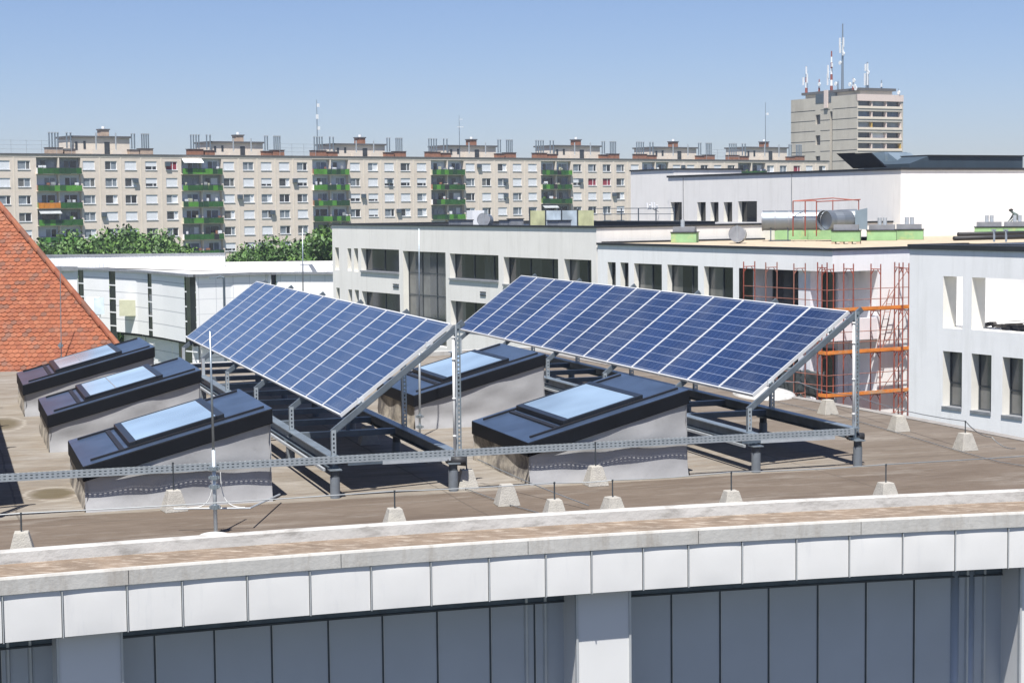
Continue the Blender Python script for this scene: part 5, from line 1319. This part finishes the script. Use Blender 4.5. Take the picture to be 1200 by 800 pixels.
roof_mast(371, 117, 'slim pale grey mast on the apartment roof at left centre', EA, zr, 4, 1, .13, panels=((.5, .15, .6), (.7, -.15, .8), (.9, .1, .6)))
roof_mast(538, 135, 'thin grey mast with short cross arms above the fourth stair hut', EA, zr, 3, 1, .10, panels=((.72, .5, .1), (.72, -.5, .1), (.9, .3, .1)))
roof_mast(897, 120, 'thin grey mast on the apartment roof left of the tower block', EA, zr, 4, 1, .12, panels=((.8, .3, .5),))

# ================================================================== tower block
ET = El(92.0, 475.0, AM); EQ = El(92.0, 475.0, math.atan2(.49, .87))
tw = thing('tower_block', 'tall concrete tower block with aerials on its roof at the right', 'tower block', (92, 475, 0))
zT = EQ.px(1005, 110.5)[1]; sT = ET.px(927, 115)[0]; wq = EQ.px(1058.5, 110)[0]
def LM(E): 
    return Matrix.Translation(Vector((0, 0, 0))) @ Matrix.Rotation(E.a, 4, 'Z')
m = MB('tower_conc'); m.T = LM(ET); rows_t = 24
n1 = ET.px(955.5, 150)[0]; n2 = ET.px(961.5, 150)[0]; n3 = ET.px(972.5, 150)[0]; n4 = ET.px(975.5, 150)[0]
opsT = [(n1+.1, n2-.1, zT-4.6-k*5.6-2.6, zT-4.6-k*5.6, .6) for k in range(11)]+[(n3, n4, 0, zT-4, .8)]
wall_open(m, sT, 0, 0, zT-2.2*0, opsT, .6, 'tower_conc')
m.quad((sT, 16, 0), (sT, 0, 0), (sT, 0, zT), (sT, 16, zT)); m.quad((sT, 0, zT), (0, 0, zT), (0, 16, zT), (sT, 16, zT))
m.build('wall', tw)
m = MB('glass_dark'); m.T = LM(ET); m.quad((n1, .55, 0), (n2, .55, 0), (n2, .55, zT-2), (n1, .55, zT-2)); m.quad((n3, .75, 0), (n4, .75, 0), (n4, .75, zT-2), (n3, .75, zT-2)); m.build('stair_window', tw)
m = MB('dark_gap'); m.T = LM(ET)
for k in range(12):
    z = zT-3.4-k*5.6*.5
    for a, b_ in ((sT, n1), (n2, n3), (n4, 0)): m.box(a, b_, -.03, .02, z-.07, z+.07)
m.build('panel_joint', tw)
m = MB('tower_conc'); m.T = LM(EQ); opsQ = []; wz = wq-.6
for k in range(20):
    zt_ = EQ.px(1010, 117.8)[1]-k*2.8; opsQ.append((.4, wz, zt_-1.55, zt_, 1.1))
wall_open(m, 0, wq, 0, zT-1.7, opsQ, 1.1, 'tower_conc'); m.use('tower_pink'); m.box(0, wq, -.15, .5, zT-1.7, zT+.05)
m.build('balcony_wall', tw)
for k, o in enumerate(opsQ[:9]):
    m = MB('glass_grey'); m.T = LM(EQ); w = (o[1]-o[0])/3
    for j in range(3):
        m.use(('glass_grey', 'glass_dark', 'glass_pale', 'glass_blue')[(k*3+j*2) % 4] if (k, j) != (3, 1) else 'shutter'); m.quad((o[0]+j*w, 1.0, o[2]), (o[0]+(j+1)*w-.3, 1.0, o[2]), (o[0]+(j+1)*w-.3, 1.0, o[3]), (o[0]+j*w, 1.0, o[3]))
        if j < 3: m.use('yellow_panel' if (k, j) in ((2, 0), (4, 2)) else 'tower_pink'); m.box(o[0]+(j+1)*w-.35, o[0]+(j+1)*w, .1, 1.05, o[2], o[3])
    m.use('panel_light'); m.box(o[0]-.2, o[1]+.2, -.12, .0, o[2]-.5, o[2]+.12)
    m.build('balcony', tw)
m = MB('tower_conc'); m.T = LM(ET); a = ET.px(944, 110, 2)[0]; b_ = ET.px(1000, 105, 2)[0]; zP = ET.px(960, 105, 2)[1]
m.box(a, -1.0, 2, 13, zT, zP-1.3); m.use('tower_pink'); m.build('penthouse', tw)
m = MB('roof_felt'); m.T = LM(ET); m.box(a-.8, -.6, 1.2, 14, zP-1.3, zP-.6); m.build('penthouse_roof', tw)
m = MB('galv_dark'); m.T = LM(ET); m.box(ET.px(956, 120)[0], ET.px(974, 120)[0], -.1, 2, zT-1.5, zP-1.4); m.build('lift_opening', tw)
m = MB('tower_pink'); m.T = LM(ET); x = ET.px(969, 120)[0]; m.box(x-.7, x+.7, -.5, -.1, zT-3, zT+1.8); m.build('vent_shaft', tw)
zM = zP-.6
roof_mast(945, 78, 'short aerial mast with pale panels at the left end of the tower roof', ET, zM, 3, 5, .4, panels=((.45, -.9, 2.2), (.55, .8, 2.5), (.85, .4, 2)))
roof_mast(974.5, 60, 'red and white banded aerial mast second tallest on the tower roof', ET, zM, 5, 7, .42, panels=((.3, -1.2, 3), (.5, -1.0, 3.5), (.65, .7, 1)))
roof_mast(987.5, 28, 'tallest white aerial mast in the middle of the tower roof', ET, zM, 6, 1, .4, dishes=((.55, .8), (.42, -.6)), panels=((.72, -.7, 2.6), (.72, .8, 2.6), (.62, .6, 2.2), (.62, -.6, 2.0), (.55, 1.0, .6)))
roof_mast(1016.5, 73, 'aerial mast with white drums at the right side of the tower roof', ET, zM, 6, 1, .5, dishes=((.6, .7),), panels=((.35, -.6, 3.2), (.35, .5, 3.2), (.8, .5, 2), (.8, -.4, 1.8)))
roof_mast(960, 93, 'very short aerial left of the banded mast on the tower roof', ET, zM, 3, 3, .3, dishes=((.6, .5),))
roof_mast(982, 95, 'very short aerial between the banded and the tallest mast', ET, zM, 3, 1, .3, dishes=((.7, -.5),))
roof_mast(1000, 92, 'small aerial with several white dishes right of the tallest mast', ET, zM-.5, 1, 3, .35, dishes=((.3, 1.0), (.5, -1.0), (.1, 1.4), (.8, .7)))
roof_mast(1033, 94, 'short red aerial at the right end of the penthouse roof', ET, zM, 10, 1, .3, panels=((.4, .4, 1.0),))
roof_mast(1053, 104, 'tiny aerial with dish on the right corner of the tower', ET, zT, 14.8, 1, .2, dishes=((.4, .5),))

# fading air
hz = MB('galv'); hz.box(-420, 420, -30, 900, -1, 70)
me = hz.build('haze'); me['kind'] = 'stuff'
hm = bpy.data.materials.new('haze_air'); hm.use_nodes = True; nt = hm.node_tree; nt.nodes.clear()
out = nt.nodes.new('ShaderNodeOutputMaterial'); pvn = nt.nodes.new('ShaderNodeVolumePrincipled'); pvn.inputs['Density'].default_value = .00022; pvn.inputs['Color'].default_value = (.80, .88, 1, 1); pvn.inputs['Anisotropy'].default_value = .2
nt.links.new(pvn.outputs[0], out.inputs['Volume']); me.data.materials.clear(); me.data.materials.append(hm)
